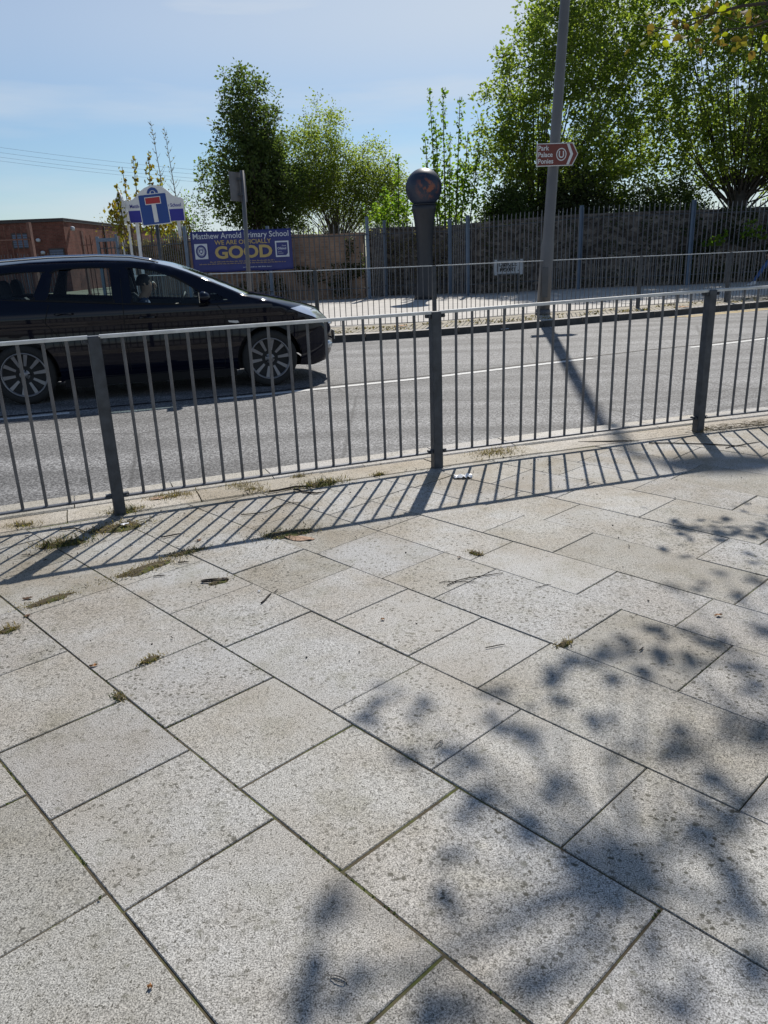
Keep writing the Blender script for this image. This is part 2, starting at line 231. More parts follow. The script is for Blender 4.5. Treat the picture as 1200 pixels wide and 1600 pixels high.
# ------------------------------------------------------------ object helpers
def tag(o, label=None, cat=None, group=None, kind=None):
    if label: o['label'] = label
    if cat: o['category'] = cat
    if group: o['group'] = group
    if kind: o['kind'] = kind
    return o
def empty(name, loc=(0, 0, 0), rz=0, label=None, cat=None, group=None):
    o = bpy.data.objects.new(name, None); COL.objects.link(o); o.location = loc; o.rotation_euler = (0, 0, rz); o.empty_display_size = .2
    return tag(o, label, cat, group)
def link_mesh(name, me, mat, parent=None, smooth=False):
    if smooth:
        me.polygons.foreach_set('use_smooth', [True]*len(me.polygons))
    for m in (mat if isinstance(mat, (list, tuple)) else [mat]):
        if m: me.materials.append(m)
    o = bpy.data.objects.new(name, me); COL.objects.link(o)
    if parent: o.parent = parent
    return o
class MB:
    def __init__(s): s.v = []; s.f = []; s.mi = []
    def add(s, vs, fs, mi=0):
        k = len(s.v); s.v += [tuple(v) for v in vs]; s.f += [tuple(i+k for i in f) for f in fs]; s.mi += [mi]*len(fs); return s
    def box(s, x0, x1, y0, y1, z0, z1, mi=0, m=None):
        vs = [Vector((x, y, z)) for x in (x0, x1) for y in (y0, y1) for z in (z0, z1)]
        if m: vs = [m @ v for v in vs]
        return s.add(vs, [(0, 1, 3, 2), (4, 6, 7, 5), (0, 4, 5, 1), (2, 3, 7, 6), (0, 2, 6, 4), (1, 5, 7, 3)], mi)
    def bbox(s, x0, x1, y0, y1, z0, z1, b=.004, mi=0):     # box with chamfered vertical+top edges
        o = [(x0+b, y0), (x1-b, y0), (x1, y0+b), (x1, y1-b), (x1-b, y1), (x0+b, y1), (x0, y1-b), (x0, y0+b)]
        cx, cy = (x0+x1)/2, (y0+y1)/2
        def sh(p): return (p[0]-b*(1 if p[0] > cx else -1)*.7, p[1]-b*(1 if p[1] > cy else -1)*.7)
        vs = [(*p, z0) for p in o]+[(*p, z1-b) for p in o]+[(*sh(p), z1) for p in o]
        fs = [(i, (i+1) % 8, 8+(i+1) % 8, 8+i) for i in range(8)]+[(8+i, 8+(i+1) % 8, 16+(i+1) % 8, 16+i) for i in range(8)]+[tuple(range(16, 24)), tuple(range(7, -1, -1))]
        return s.add(vs, fs, mi)
    def tube(s, pts, rad, n=8, mi=0, cap=True):
        pts = [Vector(p) for p in pts]; rad = [rad]*len(pts) if isinstance(rad, (int, float)) else rad
        vs = []; ref = None
        for i, p in enumerate(pts):
            d = (pts[min(i+1, len(pts)-1)]-pts[max(i-1, 0)]); d.normalize()
            if ref is None: ref = Vector((1, 0, 0)) if abs(d.x) < .8 else Vector((0, 0, 1))
            a = d.cross(ref); a.normalize(); b = d.cross(a); ref = -b.cross(d) if False else ref
            for k in range(n):
                t = 2*math.pi*k/n; vs.append(p+(a*math.cos(t)+b*math.sin(t))*rad[i])
        fs = [(i*n+k, i*n+(k+1) % n, (i+1)*n+(k+1) % n, (i+1)*n+k) for i in range(len(pts)-1) for k in range(n)]
        if cap: fs += [tuple(range(n-1, -1, -1)), tuple((len(pts)-1)*n+k for k in range(n))]
        return s.add(vs, fs, mi)
    def lathe(s, prof, n=32, c=(0, 0), mi=0):
        vs = [(c[0]+r*math.cos(2*math.pi*k/n), c[1]+r*math.sin(2*math.pi*k/n), z) for r, z in prof for k in range(n)]
        fs = [(i*n+k, i*n+(k+1) % n, (i+1)*n+(k+1) % n, (i+1)*n+k) for i in range(len(prof)-1) for k in range(n)]
        fs += [tuple(range(n-1, -1, -1)), tuple((len(prof)-1)*n+k for k in range(n))]
        return s.add(vs, fs, mi)
    def prism(s, poly, y0, y1, mi=0):      # outline in x,z extruded in y
        n = len(poly); vs = [(x, y0, z) for x, z in poly]+[(x, y1, z) for x, z in poly]
        fs = [tuple(range(n)), tuple(range(2*n-1, n-1, -1))]+[(i, i+n, (i+1) % n+n, (i+1) % n) for i in range(n)]
        return s.add(vs, fs, mi)
    def build(s, name, mat, parent=None, smooth=False):
        me = bpy.data.meshes.new(name); me.from_pydata(s.v, [], s.f); me.update()
        o = link_mesh(name, me, mat, parent, smooth)
        if any(s.mi): me.polygons.foreach_set('material_index', s.mi)
        return o
def text_part(name, txt, mat, parent, cx, z, width=None, height=None, y=-.012, bold=0.0, xs=1.0, align='CENTER', thick=.002, squeeze=None):
    cu = bpy.data.curves.new('lettering', 'FONT'); cu.body = txt; cu.size = 1; cu.offset = bold; cu.extrude = 0; cu.align_x = align; cu.resolution_u = 3
    t = bpy.data.objects.new('lettering', cu); COL.objects.link(t)
    bpy.context.view_layer.update()
    dg = bpy.context.evaluated_depsgraph_get(); me = bpy.data.meshes.new_from_object(t.evaluated_get(dg)); bpy.data.objects.remove(t)
    co = np.empty(len(me.vertices)*3); me.vertices.foreach_get('co', co); co = co.reshape(-1, 3)
    w = np.ptp(co[:, 0]); h = .7
    sx = width/w if width else height/h
    sz = height/h if height else sx
    if not width: sx *= xs
    x0 = co[:, 0].min() if align == 'LEFT' else (co[:, 0].min()+co[:, 0].max())/2
    out = np.stack([(co[:, 0]-x0)*sx+cx, np.full(len(co), y), co[:, 1]*sz+z], -1)
    me.vertices.foreach_set('co', out.ravel().copy()); me.materials.clear(); me.update(); me.name = name
    return link_mesh(name, me, mat, parent)
def along(x, pts):      # piecewise linear y(x)
    if x <= pts[0][0]: a, b = pts[0], pts[1]
    elif x >= pts[-1][0]: a, b = pts[-2], pts[-1]
    else:
        for a, b in zip(pts, pts[1:]):
            if a[0] <= x <= b[0]: break
    return a[1]+(b[1]-a[1])*(x-a[0])/(b[0]-a[0])

# ------------------------------------------------------------ setting: ground, road, pavements
ROAD_Z = -.12
def inner_y(x):            # near kerb, pavement side
    if x < -6: return 4.62-6*.386-36*.0143+(x+6)*(.386+.0286*6)*.9
    if x > 9: return 4.62+9*.386-81*.0143+(x-9)*.14
    return 4.62+.386*x-.0143*x*x
def outer_y(x): return inner_y(x)+.545
FARK = [(-60, 8.0), (-30, 10.0), (-12, 12.15), (-6, 13.0), (-2, 13.55), (-.84, 13.72), (.1, 13.92), (1.28, 14.28), (2.5, 14.78), (3.9, 15.42), (5.4, 16.12), (7.0, 16.92), (8.75, 17.8), (14, 20.4), (30, 28), (70, 46)]
def far_y(x): return along(x, FARK)
def strip(name, f0, f1, z, xs, mat, kind='structure', ny=1):
    b = MB(); n = len(xs)
    for j in range(ny+1):
        for x in xs: b.v.append((x, f0(x)+(f1(x)-f0(x))*j/ny, z))
    for j in range(ny):
        for i in range(n-1): b.f.append((j*n+i, j*n+i+1, (j+1)*n+i+1, (j+1)*n+i)); b.mi.append(0)
    return tag(b.build(name, mat), kind=kind)
XS = sorted(set([-60, -40, -30, -24, -18]+[x*.5 for x in range(-28, 45)]+[24, 28, 34, 42, 52, 60]))
g = MB(); g.add([(-900, -300, -.135), (900, -300, -.135), (900, 1500, -.135), (-900, 1500, -.135)], [(0, 1, 2, 3)]); tag(g.build('ground', M['ground']), kind='structure')
strip('road', lambda x: outer_y(x)-.1, lambda x: far_y(x)+.05, ROAD_Z, XS, M['asphalt'], ny=6)
strip('pavement_bed', lambda x: -6.0, lambda x: inner_y(x)+.35, -.0035, XS, M['joint'])
# paving slabs (each an island of one mesh)
UA = R(-46.8); UX = Vector((math.cos(UA), math.sin(UA))); VX = Vector((-math.sin(UA), math.cos(UA)))
rng = random.Random(5)
courses = [(-.34, .06, []), (.06, .457, [-2.30, -1.895, -1.42, -.94, -.33]), (.457, .857, [-3.1, -2.6, -2.142, -1.751, -1.347, -.788, -.2]),
 (.857, 1.257, [-3.5, -3.02, -2.297, -1.90, -1.505, -1.097, -.537, .05]), (1.257, 1.655, [-3.0, -2.592, -2.198, -1.605, -1.193, -.786, -.25]),
 (1.655, 2.056, [-3.25, -2.75, -2.413, -2.062, -1.67, -1.364, -.546, .0]), (2.056, 2.46, [-3.7, -3.2, -2.66, -2.222, -1.92, -1.322, -.90, -.3]),
 (2.46, 2.775, [-3.5, -3.05, -2.67, -2.07, -1.522, -1.11, -.6]), (2.775, 3.12, [-3.5, -3.07, -2.70, -2.255, -1.85, -1.03, -.5]),
 (3.12, 3.46, [-3.6, -3.05, -2.52, -2.14, -1.34, -.8]), (3.46, 3.86, [-3.2, -2.75, -2.3, -1.80, -1.205, -.7]), (3.86, 4.19, [-3.0, -2.55, -2.06, -1.5, -.9]),
 (4.19, 4.62, [-3.3, -2.63, -2.0, -1.3]), (4.62, 5.02, [-2.9, -2.2, -1.6])]
v = -.34
while v > -6: courses.append((v-.4, v, [])); v -= .4
v = 5.02
while v < 13: courses.append((v, v+.4, [])); v += .4
slabs = MB()
def clip_kerb(poly):
    out = []
    sd = lambda p: (inner_y(p[0])+.02)-p[1]
    for i in range(len(poly)):
        a, b = poly[i], poly[(i+1) % len(poly)]; sa, sb = sd(a), sd(b)
        if sa >= 0: out.append(a)
        if (sa >= 0) != (sb >= 0): t = sa/(sa-sb); out.append((a[0]+(b[0]-a[0])*t, a[1]+(b[1]-a[1])*t))
    return out
for (v0, v1, js) in courses:
    js = sorted(js); u = js[0] if js else 0.0+rng.random()*.4
    left = []
    while u > -13: u -= rng.choice((.4, .4, .45, .53, .6)); left.append(u)
    u = js[-1] if js else left[0]+.45
    right = [] if js else [u]
    while u < 9: u += rng.choice((.4, .4, .45, .53, .6)); right.append(u)
    allj = sorted(left)+js+right
    for a, b in zip(allj, allj[1:]):
        g0 = .0019 if v0 > 1.2 else .0030
        gu0 = g0*rng.uniform(.6, 1.3); gv = g0*rng.uniform(.7, 1.2)
        w1, w2 = v0+gv, v1-gv
        P = [(UX*uu+VX*vv) for uu, vv in ((a+gu0, w1), (b-gu0, w1), (b-gu0, w2), (a+gu0, w2))]
        if min(p.y for p in P) > 12 or max(p.y for p in P) < -5 or max(p.x for p in P) < -10 or min(p.x for p in P) > 12: continue
        poly = clip_kerb([(p.x, p.y) for p in P])
        if len(poly) < 3: continue
        cx = sum(p[0] for p in poly)/len(poly); cy = sum(p[1] for p in poly)/len(poly); n = len(poly); dz = rng.uniform(-.0018, .0018)
        tx, ty = rng.uniform(-.003, .003), rng.uniform(-.003, .003)
        e = .0022
        def ins(p):
            d = math.hypot(p[0]-cx, p[1]-cy); return (p[0]-(p[0]-cx)/d*e*1.3, p[1]-(p[1]-cy)/d*e*1.3)
        top = [ins(p) for p in poly]
        zz = lambda p: dz+tx*(p[0]-cx)+ty*(p[1]-cy)
        vs = [(*p, -.03) for p in poly]+[(*p, zz(p)-e) for p in poly]+[(*p, zz(p)) for p in top]
        fs = [(i, (i+1) % n, n+(i+1) % n, n+i) for i in range(n)]+[(n+i, n+(i+1) % n, 2*n+(i+1) % n, 2*n+i) for i in range(n)]+[tuple(range(2*n, 3*n))]
        slabs.add(vs, fs)
tag(slabs.build('pavement', M['slab']), kind='structure')
# kerb rows on the near side
def kerb_row(name, o0, o1, ztop, zbot, length, mat, seed, crown=0.):
    b = MB(); r = random.Random(seed); x = -12.0
    while x < 14:
        L = length*r.uniform(.85, 1.1)*.93; xa, xb = x+.003, x+L-.003; dz = r.uniform(-.003, .003); sh = r.uniform(-.006, .006)
        nseg = 4; prof = [(0, zbot), (0, ztop-.012), (.012, ztop-.002), ((o1-o0)*.5, ztop+crown), (o1-o0-.012, ztop-.002), (o1-o0, ztop-.012), (o1-o0, zbot)]
        vs = []
        for k in range(nseg+1):
            xx = xa+(xb-xa)*k/nseg
            for (q, z) in prof: vs.append((xx-.37*q, inner_y(xx)+o0+q*.98+sh, z+dz))
        m = len(prof); fs = [(k*m+i, (k+1)*m+i, (k+1)*m+i+1, k*m+i+1) for k in range(nseg) for i in range(m-1)]
        fs += [tuple(range(m)), tuple(nseg*m+i for i in range(m-1, -1, -1))]
        b.add(vs, fs); x += L
    return tag(b.build(name, mat), kind='structure')
kerb_row('kerb_edging', .025, .262, .004, -.04, .72, M['kerb_pink'], 3, .006)
kerb_row('kerb', .288, .545, .012, -.2, .62, M['kerb'], 8)
# road markings
MARK = [(-14, 5.0), (-3.81, 7.66), (-3.5, 7.78), (-1.6, 8.42), (-.6, 8.84), (.68, 9.36), (2.19, 10.14), (3.69, 10.9), (4.86, 11.38), (6.0, 11.98), (14, 16.2), (26, 22)]
def line(name, x0, x1, w, off, mat, base=MARK, z=ROAD_Z+.004):
    b = MB(); n = max(2, int((x1-x0)/.4)+1)
    for i in range(n):
        x = x0+(x1-x0)*i/(n-1); y = along(x, base)+off; b.v += [(x+.2*w, y-w/2, z), (x-.2*w, y+w/2, z)]
    b.f = [(2*i, 2*i+2, 2*i+3, 2*i+1) for i in range(n-1)]; b.mi = [0]*(n-1)
    return tag(b.build(name, mat), kind='structure')
line('road_marking', -7.6, -3.2, .10, 0, M['white']); line('road_marking', -1.75, 2.9, .10, 0, M['white']); line('road_marking', 4.5, 9.2, .10, 0, M['white'])
line('road_marking', 6.0, 26, .09, -.28, M['yellow'], FARK); line('road_marking', 6.3, 26, .09, -.50, M['yellow'], FARK)
tarseam = line('road_repair_seam', -4, 9, .05, .17, M['trim']);
# far side
fk = MB(); x = -24.0; rr = random.Random(2)
while x < 30:
    xb = x+.85; ya, yb = far_y(x), far_y(xb-.012); dz = rr.uniform(-.004, .004)
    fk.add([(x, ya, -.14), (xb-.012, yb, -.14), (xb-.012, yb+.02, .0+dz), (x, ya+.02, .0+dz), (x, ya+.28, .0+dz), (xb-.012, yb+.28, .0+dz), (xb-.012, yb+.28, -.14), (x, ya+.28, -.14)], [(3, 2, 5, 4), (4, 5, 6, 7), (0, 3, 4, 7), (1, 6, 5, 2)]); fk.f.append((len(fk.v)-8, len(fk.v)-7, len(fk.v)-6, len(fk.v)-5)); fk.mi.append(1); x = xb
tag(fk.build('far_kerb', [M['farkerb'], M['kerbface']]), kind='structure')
strip('far_verge', lambda x: far_y(x)+.27, lambda x: far_y(x)+1.9, -.006, XS, M['verge'])
strip('far_pavement', lambda x: far_y(x)+1.75, lambda x: 60, .0, XS, M['farpave'])
yard = MB(); yard.add([(-300, 27.5, .004), (300, 27.5, .004), (300, 900, .004), (-300, 900, .004)], [(0, 1, 2, 3)])
tag(yard.build('school_grounds', M['ground']), kind='structure')

# ------------------------------------------------------------ near guard railing
def railing(name, label, posts, group, offs, zt, zb, bar_r, top_w, top_h, mt, mb, mp, post_w, foot=None, maxbars=100, postz=None, lug=True, skip_post=()):
    o = empty(name, (posts[0][0], posts[0][1], 0), 0, label, 'railing', group); O = Vector((posts[0][0], posts[0][1], 0))
    bars = []
    for i, p in enumerate(posts):
        d = Vector(posts[min(i+1, len(posts)-1)])-Vector(posts[max(i-1, 0)]); a = math.atan2(d.y, d.x)
        if i in skip_post: continue
        m = Matrix.Translation(Vector((p[0], p[1], 0))-O) @ Matrix.Rotation(a, 4, 'Z')
        b = MB(); w = post_w/2; zz = (postz or zt)[i] if isinstance((postz or zt), (list, tuple)) else (postz or zt)
        k = MB(); k.bbox(-w, w, -w, w, -.05, zz-.004, .005); b.add([m @ Vector(v) for v in k.v], k.f)
        po = b.build('post', mp, o)
        if lug:
            for (z0, z1) in ((zz-.04, zz-.018), (zb-.012, zb+.012)):
                for sd in (-1, 1):
                    c = MB(); xa, xb = sorted((sd*(w+.001), sd*(w+.030))); c.box(xa, xb, -.014, .014, z0, z1, m=m); bk = c.build('bracket', mp, po)
                    c = MB(); c.tube([m @ Vector((sd*(w+.018), -.03, (z0+z1)/2)), m @ Vector((sd*(w+.018), .03, (z0+z1)/2))], .007, 6); c.build('bolt', mp, o)
    for i in range(len(posts)-1):
        A, B = Vector((*posts[i], 0))-O, Vector((*posts[i+1], 0))-O; L = (B-A).length; d = (B-A)/L; a = math.atan2(d.y, d.x)
        m = Matrix.Translation(A) @ Matrix.Rotation(a, 4, 'Z'); za, zb2 = (zt[i], zt[i+1]) if isinstance(zt, list) else (zt, zt)
        e = post_w/2 if i not in skip_post else 0; e2 = post_w/2 if i+1 not in skip_post else 0
        for nm, h, hh, mm in (('top_rail', None, top_h, mt), ('bottom_rail', zb, top_h*.55, mb)):
            b = MB(); n = 1
            def zc(s): return (za+(zb2-za)*s/L) if h is None else h
            s0, s1 = e*.8+.004, L-e2*.8-.004
            if h is None: s0 -= .0; 
            ww = top_w/2; c = .004
            prof = [(-ww, -hh), (-ww, -c), (-ww+c, 0), (ww-c, 0), (ww, -c), (ww, -hh)]
            vs = [m @ Vector((s, y, zc(s)+z)) for s in (s0, s1) for y, z in prof]
            b.add(vs, [(j, (j+1) % 6, 6+(j+1) % 6, 6+j) for j in range(6)]+[(5, 4, 3, 2, 1, 0), (6, 7, 8, 9, 10, 11)])
            b.build(nm, mm, o)
        for s in offs(i, L): bars.append((i, s, m, za+(zb2-za)*s/L-top_h+.002))
    bars.sort(key=lambda t: -t[1] if False else 0)
    rest = MB()
    for k, (i, s, m, z) in enumerate(bars):
        b = MB() if k < maxbars else rest
        b.tube([m @ Vector((s, 0, zb-.004)), m @ Vector((s, 0, z))], bar_r, 8 if bar_r < .007 else 10)
        if k < maxbars: b.build('bar', mb, o, smooth=False)
    if rest.v: tag(rest.build('far_bars', mb, o), kind='stuff')
    return o
def near_offs(i, L):
    if i == 1: return [.140, .252, .363, .476, .588, .699, .809, .920, 1.037, 1.148, 1.257, 1.366, 1.487, 1.597, 1.705, 1.817]
    if i == 2: return [.140, .250, .362, .474, .607, .718, .832, .945, 1.081, 1.193, 1.309, 1.423, 1.569, 1.684, 1.799, 1.915]
    if i == 0: return [L-x for x in (.133, .245, .362, .478, .60, .715, .83, .945, 1.07, 1.18, 1.29, 1.41, 1.53, 1.64, 1.75)]
    return [.162, .287, .405, .52, .64, .76, .87, .985, 1.11, 1.22, 1.33, 1.44, 1.56, 1.67, 1.78, 1.9]
near_posts = [(-3.28, 3.25), (-1.462, 4.063), (.353, 4.79), (2.312, 5.489), (4.30, 6.10)]
railing('guard_railing', 'grey steel pedestrian guard railing along the near kerb', near_posts, None, near_offs, [.965, .972, .978, 1.004, 1.01], .108, .0085, .036, .018, M['galv_rail'], M['galv'], M['galv_dark'], .062)
# far guard railing, built outward from the middle so the nearest bars are the parts
far_posts = [(1.13, 15.42), (3.22, 16.05+.45), (5.76, 17.45), (8.05, 18.25), (10.4, 19.5)]
far_left = [(1.13, 15.42), (-1.12, 15.12), (-3.3, 15.9), (-5.2, 16.9)]
def fo(i, L): return [L*(k+1)/(int(L/.112)+1) for k in range(int(L/.112))]
allf = list(reversed(far_left))+far_posts[1:]
railing('guard_railing', 'grey steel guard railing across the road, passing behind the tall lamp column', allf, None, fo, 1.085, .05, .0075, .036, .016, M['galv_rail'], M['galv'], M['galv_dark'], .07, lug=False, skip_post=(4,))

# ------------------------------------------------------------ lamp column
LX, LY = 3.504, 16.674
lamp = empty('street_lamp', (LX, LY, 0), 0, 'tall grey steel lamp column standing behind the far kerb', 'street lamp')
ln = .0443
b = MB()
prof = [(-.05, .135), (1.25, .132), (1.27, .112)]; zs = [(-.05, .138), (.9, .136), (1.35, .130), (1.50, .112), (4, .100), (8, .083), (12.1, .062)]
b.tube([(z*ln, 0, z) for z, r in zs], [r for z, r in zs], 28); b.build('column', M['lamp'], lamp, True)
b = MB(); b.tube([(-.05*ln, 0, -.04), (.10*ln, 0, .10)], [.165, .150], 24); b.build('base_collar', M['lampdark'], lamp, True)
b = MB(); b.box(-.06, .06, -.142, -.132, .35, .95); b.build('access_door', M['lampdark'], lamp)
b = MB(); b.tube([(12.05*ln, 0, 12.05), (12.45*ln+.01, 0, 12.42), (.66, -.02, 12.58), (.84, -.05, 12.64)], [.055, .05, .04, .036], 12); b.build('arm', M['lamp'], lamp, True)
b = MB(); b.lathe([(.02, 12.82), (.16, 12.80), (.25, 12.73), (.26, 12.66), (.2, 12.60), (.05, 12.58)], 24, (0, 0)); lo = b.build('lantern', M['lamp'], lamp, True); lo.location = (1.08, -.05, 0); lo.scale = (1.5, .8, 1)
b = MB(); b.lathe([(.02, 12.57), (.14, 12.58), (.19, 12.60)], 24); b.build('lens', M['lens'], lo, True)

# brown direction sign on the lamp column
bs = empty('direction_sign', (LX+3.06*ln, LY-.135, 3.055), R(1.5), 'brown pointed sign reading Park Palace Ponies, strapped to the lamp column', 'sign')
x0, x1, h = -.375, .445, .207
out = [(x0, -h), (x1-.105, -h), (x1, 0), (x1-.105, h), (x0, h)]
b = MB(); b.prism(out, -.006, .008); b.build('panel_edge', M['signwhite'], bs)
def inset(p, d):
    cx = sum(q[0] for q in p)/len(p); return [(x+(d if x < cx else -d), z+(d if z < 0 else -d if z > 0 else 0)) for x, z in p]
b = MB(); b.prism(inset(out, .016), -.009, -.0055); b.build('panel', M['signbrown'], bs)
for s, z in (('Park', .081), ('Palace', -.037), ('Ponies', -.155)): text_part('lettering', s, M['signwhite'], bs, x0+.03, z, height=.086, y=-.0115, align='LEFT', bold=.018, xs=.95)
b = MB(); b.prism([(.215, -.185), (.268, -.185), (.345, 0), (.268, .185), (.215, .185), (.288, 0)], -.0125, -.0085); b.build('arrow_chevron', M['signwhite'], bs)
def ring(b, cx, cz, r0, r1, y0, y1, a0=0, a1=2*math.pi, n=28, sz=1.0):
    full = abs(a1-a0-2*math.pi) < .01
    for k in range(n):
        t0, t1 = a0+(a1-a0)*k/n, a0+(a1-a0)*(k+1)/n
        P = [(cx+r*math.cos(t), cz+r*sz*math.sin(t)) for r, t in ((r0, t0), (r1, t0), (r1, t1), (r0, t1))]
        b.prism(P, y0, y1)
b = MB(); ring(b, .112, 0, .084, .101, -.0125, -.0085, sz=1.15); b.build('emblem_ring', M['signwhite'], bs)
b = MB(); ring(b, .112, -.012, .031, .053, -.0125, -.0085, math.pi, 2*math.pi, 14); b.prism([(.059, -.012), (.081, -.012), (.085, .062), (.064, .062)], -.0125, -.0085); b.prism([(.143, -.012), (.165, -.012), (.160, .062), (.139, .062)], -.0125, -.0085); b.build('horseshoe', M['signwhite'], bs)
for z in (.14, -.14):
    b = MB(); b.lathe([(.136, z-.01), (.139, z-.01), (.139, z+.01), (.136, z+.01)], 24, (0, .135)); b.build('strap', M['galv_dark'], bs)

# dead end sign
de = empty('dead_end_sign', (-4.47, 17.0, 0), R(-3), 'square blue no through road sign with red bar on a dark post', 'sign')
b = MB(); b.tube([(-.02, .03, -.05), (.0, .03, 2.5)], .038, 12); b.build('post', M['galv_dark'], de, True)
tl = Matrix.Translation((0, -.012, 2.365)) @ Matrix.Rotation(R(-3.5), 4, 'Y')
def sq(hw, hh, y0, y1, r=.03, cx=0, cz=0):
    b = MB(); P = []
    for sx, sz, a in ((1, 1, 0), (-1, 1, 90), (-1, -1, 180), (1, -1, 270)):
        for k in range(4): t = R(a+30*k); P.append((cx+sx*(hw-r)+r*math.cos(t), cz+sz*(hh-r)+r*math.sin(t)))
    b.prism(P, y0, y1); b.v = [tuple(tl @ Vector(v)) for v in b.v]; return b
sq(.300, .300, 0, .006).build('panel_border', M['signwhite'], de)
sq(.284, .284, -.004, .0005, .022).build('panel', M['signblue'], de)
sq(.045, .19, -.008, -.0035, .003, .005, -.06).build('stem', M['signwhite'], de)
sq(.165, .072, -.0085, -.0037, .004, .0, .165).build('bar_border', M['signwhite'], de)
sq(.150, .057, -.012, -.008, .003, .0, .165).build('red_bar', M['signred'], de)
# grey post with a sign seen nearly edge on
gp = empty('signpost', (-2.56, 16.2, 0), 0, 'slim grey post with a sign turned away, left of the dark tree', 'signpost')
b = MB(); b.tube([(0, 0, -.05), (.07, 0, 2.95)], .04, 14); b.build('post', M['lamp'], gp, True)
b = MB(); b.box(-.25, .25, -.008, .008, 2.40, 2.92, m=Matrix.Translation((-.03, -.01, 0)) @ Matrix.Rotation(R(62), 4, 'Z')); b.build('panel', M['signback'], gp)
b = MB(); b.box(-.06, .06, -.05, .03, 2.50, 2.54); b.box(-.06, .06, -.05, .03, 2.78, 2.82); b.build('clip', M['galv_dark'], gp)

# ------------------------------------------------------------ ball topped sculpture
sc = empty('ball_sculpture', (1.50, 24.0, 0), 0, 'dark blue ball with rust patches on a flared slate column', 'sculpture')
b = MB(); n = 36; pr = [(max(.02, .525*math.cos(t)), 3.10+.525*math.sin(t)) for t in [R(-62+152*k/22) for k in range(23)]]; b.lathe(pr, n); so = b.build('ball', M['sculpt'], sc, True)
b = MB(); b.lathe([(.36, -.05), (.33, .15), (.27, .5), (.232, 1.0), (.225, 1.4), (.25, 1.8), (.295, 2.2), (.345, 2.5), (.362, 2.62), (.32, 2.63)], 32); b.build('column', M['sculptcol'], sc, True)
b = MB(); b.lathe([(.31, 2.632), (.345, 2.635), (.345, 2.67), (.30, 2.67)], 32); b.build('neck_ring', M['sculptcol'], sc, True)

# ------------------------------------------------------------ palisade fences
def palisade(name, label, pts, posts, hgt, pitch=.156, pm=None, postm=None, maxp=100, group='palisade fences', hp=.06):
    pm = pm or M['pale']; postm = postm or M['bluepost']
    o = empty(name, (*pts[0], 0), 0, label, 'fence', group); O = Vector((*pts[0], 0)); rest = MB(); cnt = 0
    for (A, B) in zip(pts, pts[1:]):
        a, c = Vector((*A, 0))-O, Vector((*B, 0))-O; L = (c-a).length; d = (c-a)/L; m = Matrix.Translation(a) @ Matrix.Rotation(math.atan2(d.y, d.x), 4, 'Z')
        for z in (.32, None):
            b = MB(); z0, z1 = (.32, .32) if z else (hgt(A[0])-.34, hgt(B[0])-.34)
            vs = [m @ Vector((s, y, zz+q)) for s, zz in ((0, z0), (L, z1)) for y, q in ((.0, 0), (.04, 0), (.04, .03), (.0, .03))]
            b.add(vs, [(0, 1, 5, 4), (1, 2, 6, 5), (2, 3, 7, 6), (3, 0, 4, 7), (3, 2, 1, 0), (4, 5, 6, 7)]); b.build('rail', M['galv_dark'] if pm is M['pale'] else pm, o)
        k = int(L/pitch)
        for i in range(k):
            s = (i+.5)*L/k; x = (m @ Vector((s, 0, 0))+O).x; H = hgt(x)+random.Random(int(x*997)).uniform(-.02, .02); w = .017
            b = MB() if cnt < maxp else rest
            prof = [(-w, -.012), (-w*.5, -.022), (0, -.012), (w*.5, -.022), (w, -.012)]
            vs = [m @ Vector((s+px, py, z)) for z in (.06, H-.11) for px, py in prof]+[m @ Vector((s-w*.75, -.016, H-.02)), m @ Vector((s, -.014, H-.05)), m @ Vector((s+w*.75, -.016, H-.02)), m @ Vector((s, -.016, H+.02))]
            back = [m @ Vector((s+px, py+.004, z)) for z in (.06, H-.11) for px, py in prof]
            q = len(b.v); b.add(vs+back, [(j, j+1, 6+j, 5+j) for j in range(4)]+[(5, 6, 10), (6, 7, 13, 10), (7, 8, 12, 13), (8, 9, 12)]+[(14+j, 19+j, 20+j, 15+j) for j in range(4)])
            if cnt < maxp: b.build('pale', pm, o)
            cnt += 1
    if rest.v: tag(rest.build('far_pales', pm, o), kind='stuff')
    for (x, y, h) in posts:
        b = MB(); b.box(x-O.x-.075, x-O.x+.03, y-O.y+.05, y-O.y+.12, -.05, h); b.box(x-O.x+.018, x-O.x+.03, y-O.y-.03, y-O.y+.052, -.05, h)
        b.build('post', postm, o)
    return o
palisade('palisade_fence', 'grey palisade fence behind the blue school banner', [(-.2, 25.3), (-5.85, 25.4)], [(-.17, 25.25, 2.44), (-3.25, 25.3, 2.28), (-5.80, 25.25, 2.36)], lambda x: 2.24)
palisade('palisade_fence', 'recessed palisade fence bay behind the ball sculpture', [(-.1, 25.4), (.32, 26.5), (2.5, 26.3), (2.88, 25.05)], [(.38, 26.45, 2.36), (2.47, 26.2, 2.32)], lambda x: 2.28, .14)
palisade('palisade_fence', 'long grey palisade fence to the right of the sculpture', [(2.92, 25.0), (6.72, 26.5), (10.25, 26.35), (13.6, 26.8), (19, 27.6)], [(2.90, 24.95, 2.36), (6.74, 26.42, 2.58), (10.3, 26.28, 2.62), (13.7, 26.75, 2.66), (19, 27.55, 2.7)], lambda x: 2.28+min(1, max(0, (x-2.9)/3.8))*.26)
palisade('palisade_fence', 'grey palisade fence below the white school board', [(-5.95, 25.45), (-9.2, 29.4)], [(-9.2, 29.35, 2.36)], lambda x: 2.2)
palisade('palisade_gate', 'pale blue framed palisade gate beside the rusty fence', [(-9.28, 29.45), (-9.95, 29.5)], [], lambda x: 2.22, .13)
